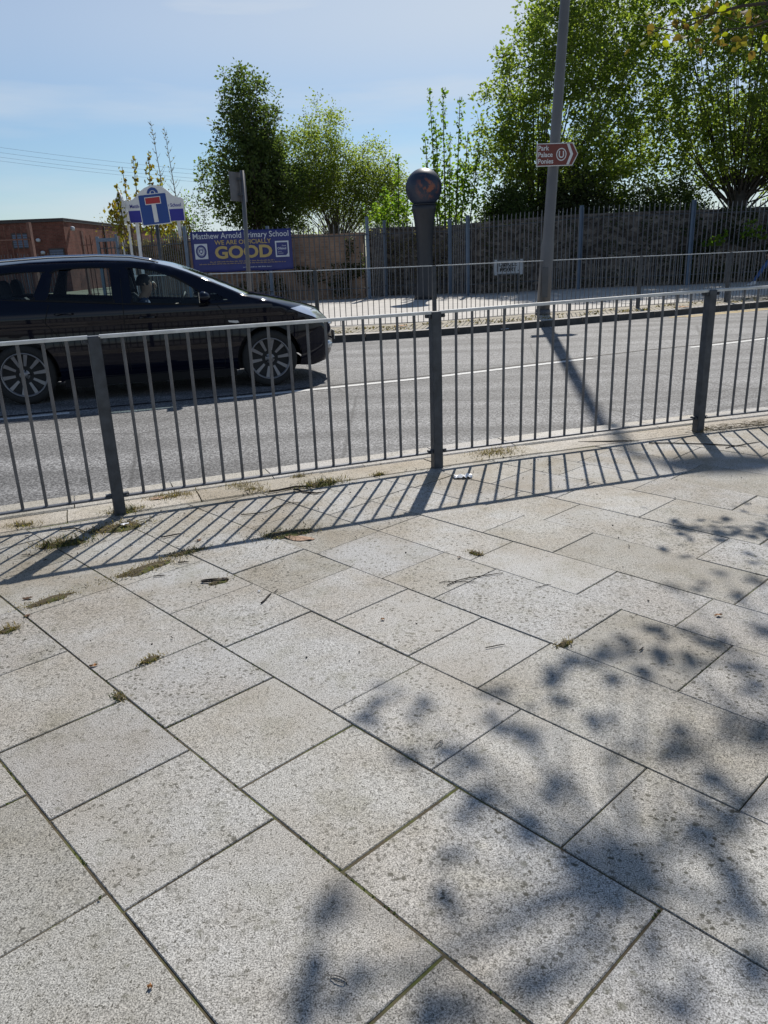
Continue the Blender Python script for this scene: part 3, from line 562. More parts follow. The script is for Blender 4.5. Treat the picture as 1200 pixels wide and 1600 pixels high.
gt = [o for o in COL.objects if o.name == 'palisade_gate'][0]; gt['category'] = 'gate'; b = MB(); b.box(-.70, -.60, -.02, .08, .1, 2.3); b.box(-.60, .0, -.02, .06, 2.12, 2.24); b.box(.0, .09, -.02, .08, .1, 2.36); b.build('frame', M['bluepost'], gt)
palisade('palisade_fence', 'rusty brown palisade fence at the left edge in front of the school', [(-9.02, 21.6), (-15.5, 21.9)], [(-9.0, 21.55, 2.45), (-12.1, 21.65, 2.5)], lambda x: 2.36, .15, M['rust'], M['rust'])
palisade('palisade_fence', 'short rusty fence panel left of the pale gate', [(-10.05, 29.3), (-10.5, 29.3)], [(-10.42, 29.3, 2.5)], lambda x: 2.35, .12, M['rust'], M['rust'])
palisade('palisade_fence', 'low white tipped palisade fence before the brick school', [(-16.2, 42), (-20.5, 42)], [(-18, 42.0, 1.95)], lambda x: 2.02, .17)

# ------------------------------------------------------------ walls
def wall(name, label, pts, h, th, mat, cope=None, seg=1.0):
    o = empty(name, (*pts[0], 0), 0, label, 'wall'); O = Vector((*pts[0], 0)); body = MB(); cp = MB()
    for k, (A, B) in enumerate(zip(pts, pts[1:])):
        a, c = Vector((*A, 0)), Vector((*B, 0)); d = (c-a).normalized(); nrm = Vector((-d.y, d.x, 0))*th; n = max(1, int((c-a).length/seg)); k0 = len(body.v); vs = []
        for i in range(n+1):
            p = a+(c-a)*i/n-O; H = h(p.x+O.x)
            vs += [(p.x, p.y, -.1), (p.x, p.y, H), (p.x+nrm.x, p.y+nrm.y, H), (p.x+nrm.x, p.y+nrm.y, -.1)]
        body.add(vs, [(4*i, 4*i+4, 4*i+5, 4*i+1) for i in range(n)]+[(4*i+1, 4*i+5, 4*i+6, 4*i+2) for i in range(n)]+[(4*i+3, 4*i+2, 4*i+6, 4*i+7) for i in range(n)]+[(0, 1, 2, 3), (4*n+3, 4*n+2, 4*n+1, 4*n)])
        e = nrm.normalized()*.04; vs = []
        for i in range(n+1):
            p = a+(c-a)*i/n-O; H = h(p.x+O.x)+.003; q0 = p-e; q1 = p+nrm+e
            vs += [(q0.x, q0.y, H), (q0.x, q0.y, H+.07), (q1.x, q1.y, H+.07), (q1.x, q1.y, H)]
        cp.add(vs, [(4*i+j, 4*i+4+j, 4*i+4+(j+1) % 4, 4*i+(j+1) % 4) for i in range(n) for j in range(4)]+[(0, 1, 2, 3), (4*n+3, 4*n+2, 4*n+1, 4*n)])
    body.build('wall_face', mat, o); cp.build('coping', cope or mat, o)
    return o
wob = lambda x, s: noise.noise(Vector((x*.9, s, 0)))*.06
wall('brick_wall', 'brown brick wall behind the banner palisade', [(-6.0, 26.0), (-.35, 25.95), (-.3, 27.0)], lambda x: 1.94+wob(x, 1), .3, M['wall_brick'])
wall('stone_wall', 'dark rubble stone wall behind the sculpture and right fence', [(-.25, 27.1), (3.1, 26.9), (3.3, 25.85), (6.8, 27.2), (10.3, 27.0), (14, 27.4), (22, 28.6)], lambda x: 2.08+min(1, max(0, (x-2.9)/3.8))*.20+wob(x, 4), .4, M['stone'])
wall('brick_wall', 'low overgrown brick wall below the white school board', [(-9.6, 30.3), (-6.05, 26.15)], lambda x: 1.92+wob(x, 7), .3, M['wall_brick'])

# ------------------------------------------------------------ brick school building
bd = empty('school_building', (-16.9, 45, 0), 0, 'low flat roofed red brick school building at the left', 'building')
b = MB(); b.box(-40, 0, 0, 30, -.1, 3.66); b.build('wall', M['school_brick'], bd)
b = MB(); b.box(-40.05, .05, -.06, 30.05, 3.662, 3.80); b.box(-40.07, .07, -.08, 30.07, 3.80, 3.84); b.build('roof', M['fascia'], bd)
for (x0, x1, z0, z1) in ((-2.9, -1.9, 2.35, 3.15), (-1.0, -.15, 1.4, 2.3)):
    b = MB(); b.box(x0, x1, -.05, -.003, z0, z1); f = b.build('window', M['fascia'], bd)
    b = MB()
    for k in range(6): zz = z0+.06+(z1-z0-.12)*k/6; b.box(x0+.06, x1-.06, -.065, -.051, zz, zz+(z1-z0-.12)/6-.02)
    b.build('shutter', M['winblue'], f)
for (x, z) in ((-1.45, 2.75), (-1.3, 2.1)):
    b = MB(); b.lathe([(.03, z-.1), (.11, z-.06), (.12, z+.04), (.05, z+.09)], 14, (x, -.12)); b.build('wall_light', M['banwhite'], bd, True)
for y in (6.5, 14, 22):
    b = MB(); b.box(.002, .07, y, y+.1, 0, 3.6); b.build('downpipe', M['fascia'], bd)
b = MB(); b.lathe([(.02, 3.2), (.12, 3.22), (.12, 3.4), (.03, 3.44)], 14, (.14, .9)); b.build('wall_light', M['banwhite'], bd, True)

# ------------------------------------------------------------ school name board
YB = 27.0
sb = empty('school_board', (-7.0, YB, 0), 0, 'white and blue arched school name board on white posts', 'sign board')
BX0, BX1 = -1.0, .86
dome = [(-1.02, 3.30), (-.90, 3.26), (-.76, 3.31), (-.62, 3.42), (-.50, 3.54), (-.36, 3.63), (-.20, 3.69), (-.03, 3.71), (.14, 3.69), (.28, 3.62), (.42, 3.50), (.53, 3.39), (.66, 3.33), (.80, 3.31), (.87, 3.27)]
b = MB(); b.prism([(BX0+.04, 2.585), (BX1, 2.60)]+[(x, z) for x, z in reversed(dome)], 0, .04); b.build('panel', M['signwhite'], sb)
b = MB(); b.prism([(BX0+.07, 2.60), (BX1-.02, 2.615), (BX1-.03, 2.975), (BX0+.05, 2.96)], -.006, -.002); b.build('blue_band', M['boardblue'], sb)
text_part('lettering', 'Matthew Arnold Primary School', M['boardblue'], sb, -.06, 3.045, width=1.66, height=.105, y=-.006, bold=.02)
b = MB(); ring(b, -.10, 3.46, .10, .185, -.007, -.002, 0, math.pi, 16); b.prism([(-.155, 3.452), (-.045, 3.452), (-.045, 3.52), (-.10, 3.545), (-.155, 3.52)], -.0072, -.0022); b.build('crest', M['signblue'], sb)
for x in (-.75, .62):
    b = MB(); b.box(x-.05, x+.05, .045, .11, -.05, 3.1); b.build('post', M['signwhite'], sb)
b2 = empty('school_board', (-8.02, YB+.05, 0), R(118), 'second white name board face angled back behind the first', 'sign board')
b = MB(); b.prism([(-.02, 2.60), (1.7, 2.60), (1.7, 3.30), (1.45, 3.32), (1.1, 3.55), (.8, 3.66), (.5, 3.52), (.25, 3.34), (-.02, 3.28)], 0, .04); b.build('panel', M['signwhite'], b2)
for x in (.25, 1.4):
    b = MB(); b.box(x-.05, x+.05, -.07, -.005, -.05, 2.9); b.build('post', M['signwhite'], b2)

# ------------------------------------------------------------ banner
bn = empty('school_banner', (-4.09, 25.25, 1.585), R(-.6), 'navy school banner with gold GOOD lettering tied to the palisade', 'banner')
W2, H2 = 1.56, .60
me_v = []; me_f = []; nx, nzz = 40, 14
bm = MB()
def bwave(u, w): return .012*math.sin(u*9+w*2)+.01*math.sin(u*23)*w
for j in range(nzz+1):
    for i in range(nx+1):
        u = i/nx; w = j/nzz; bm.v.append((-W2+2*W2*u, bwave(u, w)*.6-.002, -H2+2*H2*w+.012*math.sin(u*14)*(1 if w < .5 else .4)*abs(w-.5)*2))
bm.f = [(j*(nx+1)+i, j*(nx+1)+i+1, (j+1)*(nx+1)+i+1, (j+1)*(nx+1)+i) for j in range(nzz) for i in range(nx)]; bm.mi = [0]*len(bm.f)
bmo = bm.build('cloth', M['ban'], bn, True); sm = bmo.modifiers.new('s', 'SOLIDIFY'); sm.thickness = .004
TY = -.028
text_part('lettering', 'Matthew Arnold Primary School', M['banwhite'], bn, 0, .385, width=2.95, height=.165, y=TY, bold=.006)
text_part('lettering', 'WE ARE OFFICIALLY', M['gold'], bn, .05, .205, width=1.75, height=.125, y=TY, bold=.015)
text_part('lettering', 'GOOD', M['gold'], bn, .05, -.195, width=1.78, height=.345, y=TY, bold=.035)
rgs = random.Random(12)
for (xa, xb, z, mm) in ((-1.02, .98, -.30, 'gold'), (-1.36, 1.34, -.36, 'gold'), (.0, .88, -.485, 'banwhite')):
    b = MB(); x = xa
    while x < xb:
        w = rgs.uniform(.04, .13)
        q = x
        while q < min(x+w, xb): b.box(q, q+.009, TY, TY+.003, z-.014, z+rgs.choice((.008, .008, .018))); q += .017
        x += w+.03
    b.build('small_lettering', M[mm], bn)
b = MB(); b.box(-1.46, -1.06, TY, TY+.004, -.205, .245); p = b.build('badge', M['banwhite'], bn)
b = MB(); ring(b, -1.26, .02, .118, .165, TY-.004, TY-.001, sz=1.15); ring(b, -1.26, .02, .095, .107, TY-.004, TY-.001, sz=1.15)
b.prism([(-1.325, .085), (-1.195, .085), (-1.195, 0), (-1.26, -.065), (-1.325, 0)], TY-.004, TY-.001); b.build('crest', M['ban'], p)
b = MB(); b.prism([(-1.295, .06), (-1.275, .06), (-1.26, .035), (-1.245, .06), (-1.225, .06), (-1.225, -.005), (-1.245, -.02), (-1.26, .0), (-1.275, -.02), (-1.295, -.005)], TY-.007, TY-.0045); b.build('crest_mark', M['banwhite'], p)
b = MB(); b.box(1.04, 1.46, TY, TY+.004, -.22, .25); p = b.build('badge', M['banwhite'], bn)
b = MB(); b.prism([(1.08, -.175), (1.36, -.175), (1.42, -.115), (1.42, .205), (1.08, .205)], TY-.004, TY-.001); b.build('badge_field', M['ban'], p)
text_part('lettering', 'Good', M['banwhite'], p, 1.31, .09, width=.13, height=.04, y=TY-.006); text_part('lettering', 'Ofsted', M['banwhite'], p, 1.24, .0, width=.27, height=.065, y=TY-.006, bold=.02)
text_part('lettering', 'Good', M['banwhite'], p, 1.17, -.075, width=.11, height=.03, y=TY-.006); text_part('lettering', 'Provider', M['banwhite'], p, 1.2, -.125, width=.18, height=.03, y=TY-.006)

# ------------------------------------------------------------ street nameplate
npn = empty('street_nameplate', (4.14, 24.95, .81), R(3), 'grey street nameplate reading DINGLE MOUNT scrawled over in black', 'sign')
b = MB(); b.box(-.45, .45, -.0, .012, -.215, .215); b.build('panel', M['plategrey'], npn)
b = MB()
for x0, x1, z0, z1 in ((-.45, .45, .19, .225), (-.45, .45, -.225, -.19)): b.box(x0, x1, -.012, -.001, z0, z1)
b.build('frame', M['lampdark'], npn)
b = MB()
for x in (-.44, .36): b.box(x, x+.08, -.02, -.0125, .14, .23); b.box(x, x+.08, -.02, -.0125, -.23, -.14)
b.build('clamp', M['plategrey'], npn)
text_part('lettering', 'DINGLE', M['ink'], npn, -.02, .03, width=.56, height=.12, y=-.004, bold=.02); text_part('lettering', 'MOUNT', M['ink'], npn, -.02, -.13, width=.5, height=.11, y=-.004, bold=.02)
b = MB(); b.box(.29, .32, -.004, -.001, -.12, -.09); b.box(-.36, -.32, -.004, -.001, -.13, .12)
rg = random.Random(4)
for k in range(7):
    x = -.25+k*.055; b.tube([(x, -.008, -.13+rg.uniform(0, .05)), (x+.03, -.008, rg.uniform(-.05, .0)), (x+.02+rg.uniform(-.04, .06), -.008, .08+rg.uniform(-.04, .05))], .010, 5)
b.build('scrawl', M['ink'], npn)
for x in (-.3, .3):
    b = MB(); b.box(x-.02, x+.02, .0125, .05, -1.0+.15, .2); b.build('leg', M['galv_dark'], npn)

# ------------------------------------------------------------ overhead cables
for k, (za, zb_) in enumerate(((10.1, 6.85), (9.75, 6.6), (9.45, 6.35), (9.2, 6.15))):
    b = MB(); P = []
    for i in range(17):
        t = i/16; P.append((-34+30*t, 55+3*t, za+.55+(zb_-za-.9)*t-.9*4*t*(1-t)*.5))
    b.tube(P, .007, 5); tag(b.build('overhead_cable', M['wire']), ('highest', 'second highest', 'third highest', 'lowest')[k]+' of the four thin cables crossing the left sky', 'cable', 'overhead cables')

# ------------------------------------------------------------ people (skin-modifier bodies)
def skin_body(name, joints, bones, mats, classify, parent, sub=2):
    names = list(joints); me = bpy.data.meshes.new(name); me.from_pydata([joints[n][0] for n in names], [(names.index(a), names.index(b)) for a, b in bones], [])
    o = bpy.data.objects.new(name, me); COL.objects.link(o)
    sk = o.modifiers.new('skin', 'SKIN'); sk.use_smooth_shade = True
    for i, n in enumerate(names):
        r = joints[n][1]; me.skin_vertices[0].data[i].radius = (r if isinstance(r, tuple) else (r, r)); me.skin_vertices[0].data[i].use_root = (i == 0)
    sb_ = o.modifiers.new('sub', 'SUBSURF'); sb_.levels = sub; sb_.render_levels = sub
    bpy.context.view_layer.update(); dg = bpy.context.evaluated_depsgraph_get()
    nm = bpy.data.meshes.new_from_object(o.evaluated_get(dg)); bpy.data.objects.remove(o); nm.materials.clear(); nm.name = name
    for m in mats: nm.materials.append(m)
    for p in nm.polygons: p.material_index = classify(p.center); p.use_smooth = True
    ob = bpy.data.objects.new(name, nm); COL.objects.link(ob); ob.parent = parent; return ob
def fingers(J, Bn, w, side, dirv, palm, curl=.5):
    # palm + five separate finger chains from wrist joint w
    wp = Vector(J[w][0]); d = Vector(dirv).normalized(); ac = Vector(palm).cross(d).normalized()*side; pn = Vector(palm).normalized()
    pm_ = w+'_palm'; J[pm_] = (wp+d*.05, (.022, .030)); Bn.append((w, pm_))
    for k, ln_ in enumerate((.062, .075, .080, .074, .060)):
        off = (k-2)*.019; base = wp+d*(.088 if k else .035)+ac*off*(1 if k else 1.2); a_ = f'{w}_f{k}a'; b__ = f'{w}_f{k}b'; c_ = f'{w}_f{k}c'
        fd = d if k else (d*.55-ac*.9).normalized()
        J[a_] = (base, .0105); J[b__] = (base+fd*ln_*.5-pn*ln_*.12*curl, .0092); J[c_] = (base+fd*ln_*.8-pn*ln_*.55*curl, .0078)
        Bn += [(pm_, a_), (a_, b__), (b__, c_)]
def face(parent, c, fwd, mat_skin, s=1.0):
    c = Vector(c); f = Vector(fwd).normalized(); u = Vector((0, 0, 1)); sd = f.cross(u)
    b = MB()
    b.tube([c+f*.085*s+u*.03*s, c+f*.105*s+u*.0*s, c+f*.115*s-u*.022*s, c+f*.09*s-u*.03*s], [.010, .013, .017, .010], 8); b.build('nose', mat_skin, parent, True)
    for k in (-1, 1):
        b = MB(); b.lathe([(.002, -.011), (.009, -.006), (.012, 0), (.009, .006), (.002, .011)], 10); e = b.build('eye', M['signwhite'], parent, True); e.location = c+f*.083*s+sd*k*.032*s+u*.022*s
        b = MB(); b.tube([c+sd*k*.074*s+u*.025*s, c+sd*k*.084*s-f*.01*s+u*.01*s, c+sd*k*.078*s-u*.02*s], [.008, .014, .009], 8); b.build('ear', mat_skin, parent, True)
    b = MB(); b.tube([c+f*.090*s-sd*.024*s-u*.055*s, c+f*.100*s-u*.052*s, c+f*.090*s+sd*.024*s-u*.055*s], [.004, .008, .004], 8); b.build('mouth', M['drypink'], parent, True)
def hairm(parent, c, fwd, s=1.0):
    c = Vector(c); f = Vector(fwd).normalized(); b = MB(); vs = []; n, m_ = 18, 10
    for j in range(m_+1):
        for i in range(n):
            th = math.pi*.56*j/m_; ph = 2*math.pi*i/n
            d = Vector((math.sin(th)*math.cos(ph), math.sin(th)*math.sin(ph), math.cos(th)))
            if d.dot(f) > .55 and d.z < .45: d = (d-f*(d.dot(f)-.55)).normalized()*.9
            r = .093+.005*noise.noise(d*7); vs.append(c-f*.012+Vector((d.x*r*.98, d.y*r*.98, d.z*r*1.16))*s)
    b.add(vs, [(j*n+i, j*n+(i+1) % n, (j+1)*n+(i+1) % n, (j+1)*n+i) for j in range(m_) for i in range(n)]); b.build('hair', M['hair'], parent, True)

# walker at the right edge, heading left (-x)
wk = empty('person', (12.36, 25.1, 0), R(-4), 'person in blue jeans and white trainers striding left at the right edge', 'person')
J = {'pelvis': ((.10, 0, .96), (.155, .12)), 'waist': ((.08, 0, 1.10), (.145, .11)), 'chest': ((.05, 0, 1.32), (.175, .125)), 'neck0': ((.03, 0, 1.47), (.075, .07)), 'neck': ((.01, 0, 1.55), .055), 'chin': ((-.03, 0, 1.60), .068), 'head': ((-.01, 0, 1.68), (.083, .095)), 'crown': ((.0, 0, 1.755), .068)}
Bn = [('pelvis', 'waist'), ('waist', 'chest'), ('chest', 'neck0'), ('neck0', 'neck'), ('neck', 'chin'), ('chin', 'head'), ('head', 'crown')]
for s, nm, kx, kz, ax, az in ((-1, 'l', -.22, .54, -.50, .10), (1, 'r', .17, .50, .50, .16)):
    J[nm+'hip'] = ((.10, .095*s, .90), .095); J[nm+'thigh'] = ((.10+(kx-.1)*.5, .10*s, .72), .085); J[nm+'knee'] = ((kx, .10*s, kz), .062); J[nm+'calf'] = ((kx+(ax-kx)*.35, .10*s, kz-(kz-az)*.35), .060); J[nm+'ankle'] = ((ax, .10*s, az), .045)
    J[nm+'heel'] = ((ax+(.03 if s < 0 else .03), .10*s, az-.05), .040); J[nm+'toe'] = ((ax-.15, .10*s, az-.055 if s < 0 else az-.10), .036)
    Bn += [('pelvis', nm+'hip'), (nm+'hip', nm+'thigh'), (nm+'thigh', nm+'knee'), (nm+'knee', nm+'calf'), (nm+'calf', nm+'ankle'), (nm+'ankle', nm+'heel'), (nm+'heel', nm+'toe')]
    J[nm+'sh'] = ((.04, .19*s, 1.42), .062); J[nm+'up'] = ((.04+.09*-s*-1, .235*s, 1.27), .052); J[nm+'elb'] = ((.04+.16*s, .25*s, 1.14), .043); J[nm+'fore'] = ((.04+.08*s-.06, .25*s, 1.02), .038); J[nm+'wr'] = ((-.02+.02*s, .25*s, .90), .028)
    Bn += [('chest', nm+'sh'), (nm+'sh', nm+'up'), (nm+'up', nm+'elb'), (nm+'elb', nm+'fore'), (nm+'fore', nm+'wr')]; fingers(J, Bn, nm+'wr', s, (-.1, 0, -1), (0, -s, 0), .4)
def clsw(c):
    if c.z < .98 and abs(c.y) < .19: return 1
    if c.z > 1.52 or c.z < .915: return 0
    return 2
skin_body('body', J, Bn, [M['skin'], M['jeans'], M['jacket']], clsw, wk)
for s, ax, az, tilt in ((-1, -.50, .0, -8), (1, .50, .06, 22)):
    b = MB(); P = []
    outl = [(.07, .0), (.09, .05), (.065, .105), (-.03, .10), (-.10, .062), (-.19, .045), (-.21, .02), (-.20, .0)]
    b.prism(outl, -.045, .045); so_ = b.build('shoe', M['shoe'], wk); so_.location = (ax, .10*s, az+.004); so_.rotation_euler = (0, R(tilt), 0); bv = so_.modifiers.new('b', 'BEVEL'); bv.width = .018; bv.segments = 3
face(wk, (-.01, 0, 1.68), (-1, 0, -.05), M['skin']); hairm(wk, (-.005, 0, 1.69), (-1, 0, 0))

# ------------------------------------------------------------ car
CD = Vector((.969, .247, 0)).normalized()
car = empty('parked_car', (0, 0, 0), 0, 'dark navy estate car driving right behind the near railing', 'car'); car.name = 'estate_car'
HWc = .885
rc = Vector((-3.871, 8.505, ROAD_Z)); cn = Vector((-CD.y, CD.x, 0)); car.location = rc+cn*(HWc-.02); car.rotation_euler = (0, 0, math.atan2(CD.y, CD.x))
WB_, TR = 2.685, .325
# side silhouette edge, centre line, body half width at edge
EDGE = [(3.20, .20), (3.36, .23), (3.40, .32), (3.43, .46), (3.42, .60), (3.36, .70), (3.24, .765), (3.08, .825), (2.95, .885), (2.78, .945), (2.60, 1.0), (2.42, 1.05), (2.30, 1.11), (2.17, 1.17), (2.0, 1.248), (1.83, 1.322), (1.66, 1.385), (1.5, 1.425), (1.23, 1.462), (.9, 1.482), (.56, 1.488), (.2, 1.482), (-.2, 1.455), (-.55, 1.415), (-.82, 1.37), (-.90, 1.28), (-.97, 1.12), (-1.03, .95), (-1.06, .70), (-1.05, .48), (-1.02, .34), (-.96, .23)]
CEN = [(3.42, .19), (3.50, .23), (3.55, .32), (3.575, .46), (3.56, .60), (3.52, .70), (3.45, .775), (3.38, .85), (3.22, .905), (3.02, .965), (2.80, 1.02), (2.58, 1.065), (2.42, 1.135), (2.27, 1.205), (2.09, 1.29), (1.90, 1.37), (1.72, 1.435), (1.54, 1.478), (1.26, 1.515), (.9, 1.535), (.56, 1.54), (.2, 1.532), (-.2, 1.505), (-.55, 1.465), (-.90, 1.41), (-.97, 1.30), (-1.06, 1.13), (-1.13, .95), (-1.15, .70), (-1.14, .48), (-1.12, .34), (-1.04, .23)]
def halfw(x, z):
    w = .90
    if x > 2.75: w -= .30*((x-2.75)/.70)**2.2
    if x < -.5: w -= .10*((-.5-x)/.6)**2
    if z > .93: w -= (z-.93)*.40
    if z > 1.30: w -= (z-1.30)*.35
    if z < .45: w -= .05*((.45-z)/.25)**2
    if .62 < z < .93: w -= .012*math.sin((z-.62)/.31*math.pi)
    return w
def edge_round(x, z, poly=None):
    return 0
def car_side(sgn, verts2, faces, inset=0.):
    return [(x, sgn*(halfw(x, z)-inset), z) for x, z in verts2]
ARCH_R = .375
def arc_pts(cx, z0=.33, n=18):
    a0 = math.asin((.22-z0)/ARCH_R); return [(cx+ARCH_R*math.cos(a), z0+ARCH_R*math.sin(a)) for a in [math.pi-a0+(2*a0-math.pi)*k/n for k in range(n+1)]]
outline = [(-.96, .23)]+arc_pts(0.0)+arc_pts(WB_)+EDGE
W_FRONT = [(1.235, 1.035), (1.97, .975), (2.0, 1.02), (1.97, 1.10), (1.80, 1.21), (1.70, 1.27), (1.50, 1.345), (1.30, 1.385), (1.215, 1.39)]
W_REAR = [(.36, 1.10), (1.02, 1.05), (1.02, 1.395), (.80, 1.405), (.50, 1.40), (.43, 1.37)]
W_QUART = [(-.72, 1.17), (.20, 1.11), (.33, 1.385), (.0, 1.385), (-.45, 1.345), (-.66, 1.29)]
W_TRI = [(2.07, 1.015), (2.26, 1.01), (2.13, 1.09), (2.08, 1.09)]
def inside(p, poly):
    r = False; x, y = p
    for i in range(len(poly)):
        (x1, y1), (x2, y2) = poly[i], poly[i-1]
        if (y1 > y) != (y2 > y) and x < (x2-x1)*(y-y1)/(y2-y1)+x1: r = not r
    return r
def cdt(outer, holes, grid=.06):
    vs = [Vector(p) for p in outer]; es = [(i, (i+1) % len(outer)) for i in range(len(outer))]
    for h_ in holes:
        k = len(vs); vs += [Vector(p) for p in h_]; es += [(k+i, k+(i+1) % len(h_)) for i in range(len(h_))]
    xs = [p[0] for p in outer]; zs = [p[1] for p in outer]; x = min(xs)+grid*.5
    allp = [Vector(p) for p in outer]+[Vector(p) for h_ in holes for p in h_]
    while x < max(xs):
        z = min(zs)+grid*.5
        while z < max(zs):
            if inside((x, z), outer) and not any(inside((x, z), h_) for h_ in holes) and min((Vector((x, z))-q).length for q in allp) > grid*.45: vs.append(Vector((x, z)))
            z += grid
        x += grid
    V_, E_, F_, *_r = geometry.delaunay_2d_cdt(vs, es, [], 0, 1e-5)
    out = []
    for f in F_:
        c = sum((V_[i] for i in f), Vector((0, 0)))/len(f)
        if inside(c, outer) and not any(inside(c, h_) for h_ in holes): out.append(tuple(f))
    return [tuple(v) for v in V_], out
holes = [W_FRONT, W_REAR, W_QUART, W_TRI]
V2, F2 = cdt(outline, holes)
body = MB()
for sgn in (-1, 1):
    vs = [(x, sgn*halfw(x, z), z) for x, z in V2]; body.add(vs, [f if sgn < 0 else f[::-1] for f in F2])
NT = 22
def xsec(i, t):
    (xs, zs), (xc, zc) = EDGE[i], CEN[i]; w = halfw(xs, zs); k = 1-abs(t)**2.6
    return (xs+(xc-xs)*k, t*w, zs+(zc-zs)*k)
glass_r = (11, 17); rear_r = (24, 27)
vs = [xsec(i, -1+2*j/NT) for i in range(len(EDGE)) for j in range(NT+1)]; fs = []; gf = []; rf = []
for i in range(len(EDGE)-1):
    for j in range(NT):
        q = (i*(NT+1)+j, (i+1)*(NT+1)+j, (i+1)*(NT+1)+j+1, i*(NT+1)+j+1)
        if glass_r[0] <= i < glass_r[1] and 1 <= j < NT-1: gf.append(q)
        elif rear_r[0]+1 <= i < rear_r[1] and 3 <= j < NT-3: rf.append(q)
        else: fs.append(q)
body.add(vs, fs)
# floor pan
body.add([(-.9, -.78, .23), (3.2, -.72, .21), (3.2, .72, .21), (-.9, .78, .23)], [(0, 1, 2, 3)])
bo = body.build('body', M['paint'], car, True)
import bmesh
bmx = bmesh.new(); bmx.from_mesh(bo.data); bmesh.ops.remove_doubles(bmx, verts=bmx.verts, dist=.0015); bmesh.ops.recalc_face_normals(bmx, faces=bmx.faces); bmx.to_mesh(bo.data); bmx.free()
def sub_mesh(name, vs, fs, mat, smooth=True, off=0):
    used = sorted({i for f in fs for i in f}); mp = {k: n for n, k in enumerate(used)}; b = MB(); b.add([vs[i] for i in used], [tuple(mp[i] for i in f) for f in fs]); return b.build(name, mat, car, smooth)
sub_mesh('windscreen', vs, gf, M['glass']); sub_mesh('rear_window', vs, rf, M['glass'])
for sgn in (-1, 1):
    for nm, w in (('door_window', W_FRONT), ('door_window', W_REAR), ('quarter_window', W_QUART), ('quarter_window', W_TRI)):
        b = MB(); n = len(w); cx = sum(p[0] for p in w)/n; cz = sum(p[1] for p in w)/n; ww = [(cx+(x-cx)*1.02, cz+(z-cz)*1.02) for x, z in w]
        b.add([(x, sgn*(halfw(x, z)-.010), z) for x, z in ww], [tuple(range(n))]); b.build(nm, M['glass'], car)
    # black window surround / pillars
    b = MB()
    for w in (W_FRONT, W_REAR, W_QUART):
        n = len(w); cx = sum(p[0] for p in w)/n; cz = sum(p[1] for p in w)/n
        for i in range(n):
            (x0, z0), (x1, z1) = w[i], w[(i+1) % n]
            def o_(x, z, k): d = math.hypot(x-cx, z-cz); return (x+(x-cx)/d*k, z+(z-cz)/d*k)
            P = [(x0, z0), (x1, z1), o_(x1, z1, .028), o_(x0, z0, .028)]
            b.add([(x, sgn*(halfw(x, z)+.003), z) for x, z in P], [(0, 1, 2, 3)])
    b.build('window_trim', M['trim'], car)
    # belt strip, side rub line, shut lines, sill
    b = MB(); P = [(-.75, 1.145), (.3, 1.085), (1.2, 1.01), (2.1, .965), (2.3, .975)]
    for (x0, z0), (x1, z1) in zip(P, P[1:]): b.add([(x0, sgn*(halfw(x0, z0)+.004), z0), (x1, sgn*(halfw(x1, z1)+.004), z1), (x1, sgn*(halfw(x1, z1)+.004), z1+.012), (x0, sgn*(halfw(x0, z0)+.004), z0+.012)], [(0, 1, 2, 3)])
    b.build('belt_strip', M['chrome'] if False else M['trim'], car)
    b = MB()
    for L_ in ([(1.12, .28), (1.11, .6), (1.12, .95), (1.13, 1.38)], [(2.16, .30), (2.20, .62), (2.22, .85), (2.12, .98)], [(.36, 1.05), (.30, .86), (.42, .70), (.48, .45), (.46, .26)], [(.46, .26), (1.2, .25), (2.16, .26)], [(2.95, .87), (2.86, .79), (2.90, .70)]):
        for (x0, z0), (x1, z1) in zip(L_, L_[1:]):
            for q in range(4):
                a_, c_ = (x0+(x1-x0)*q/4, z0+(z1-z0)*q/4), (x0+(x1-x0)*(q+1)/4, z0+(z1-z0)*(q+1)/4); d = Vector((c_[0]-a_[0], c_[1]-a_[1])).normalized()*.004
                b.add([(a_[0]-d.y, sgn*(halfw(*a_)+.0025), a_[1]+d.x), (c_[0]-d.y, sgn*(halfw(*c_)+.0025), c_[1]+d.x), (c_[0]+d.y, sgn*(halfw(*c_)+.0025), c_[1]-d.x), (a_[0]+d.y, sgn*(halfw(*a_)+.0025), a_[1]-d.x)], [(0, 1, 2, 3)])
    b.build('panel_gap', M['trim'], car)
    for hx, hz in ((.50, .945), (1.36, .865)):
        b = MB(); y = sgn*(halfw(hx, hz)); b.tube([(hx-.09, y, hz), (hx-.07, y+sgn*.03, hz+.004), (hx+.07, y+sgn*.03, hz+.004), (hx+.10, y, hz)], [.008, .013, .013, .009], 8); b.build('door_handle', M['paint'], car, True)
    b = MB(); b.box(.40, 2.29, sgn*.835-.03, sgn*.835+.03, .155, .27); b.build('sill', M['trim'], car)
    # indicator repeater
    b = MB(); y = sgn*halfw(2.3, .775); b.prism([(2.24, .785), (2.25, .765), (2.33, .752), (2.365, .757), (2.35, .778)], y-.01, y+.008) if sgn > 0 else b.prism([(2.24, .785), (2.25, .765), (2.33, .752), (2.365, .757), (2.35, .778)], y-.008, y+.01); b.build('indicator', M['orange'], car)
    # mirror
    b = MB(); y0 = sgn*.84; c = Vector((2.0, sgn*.99, 1.055)); k0 = []
    for a in range(9):
        th = math.pi*a/8; k0.append((c.x-.03+.085*math.sin(th*.5+.0), c.y, c.z))
    pr = [(c+Vector((-.055, 0, 0)), .075), (c+Vector((-.02, 0, 0)), .082), (c+Vector((.02, 0, -.005)), .070), (c+Vector((.055, 0, -.012)), .045), (c+Vector((.07, 0, -.015)), .015)]
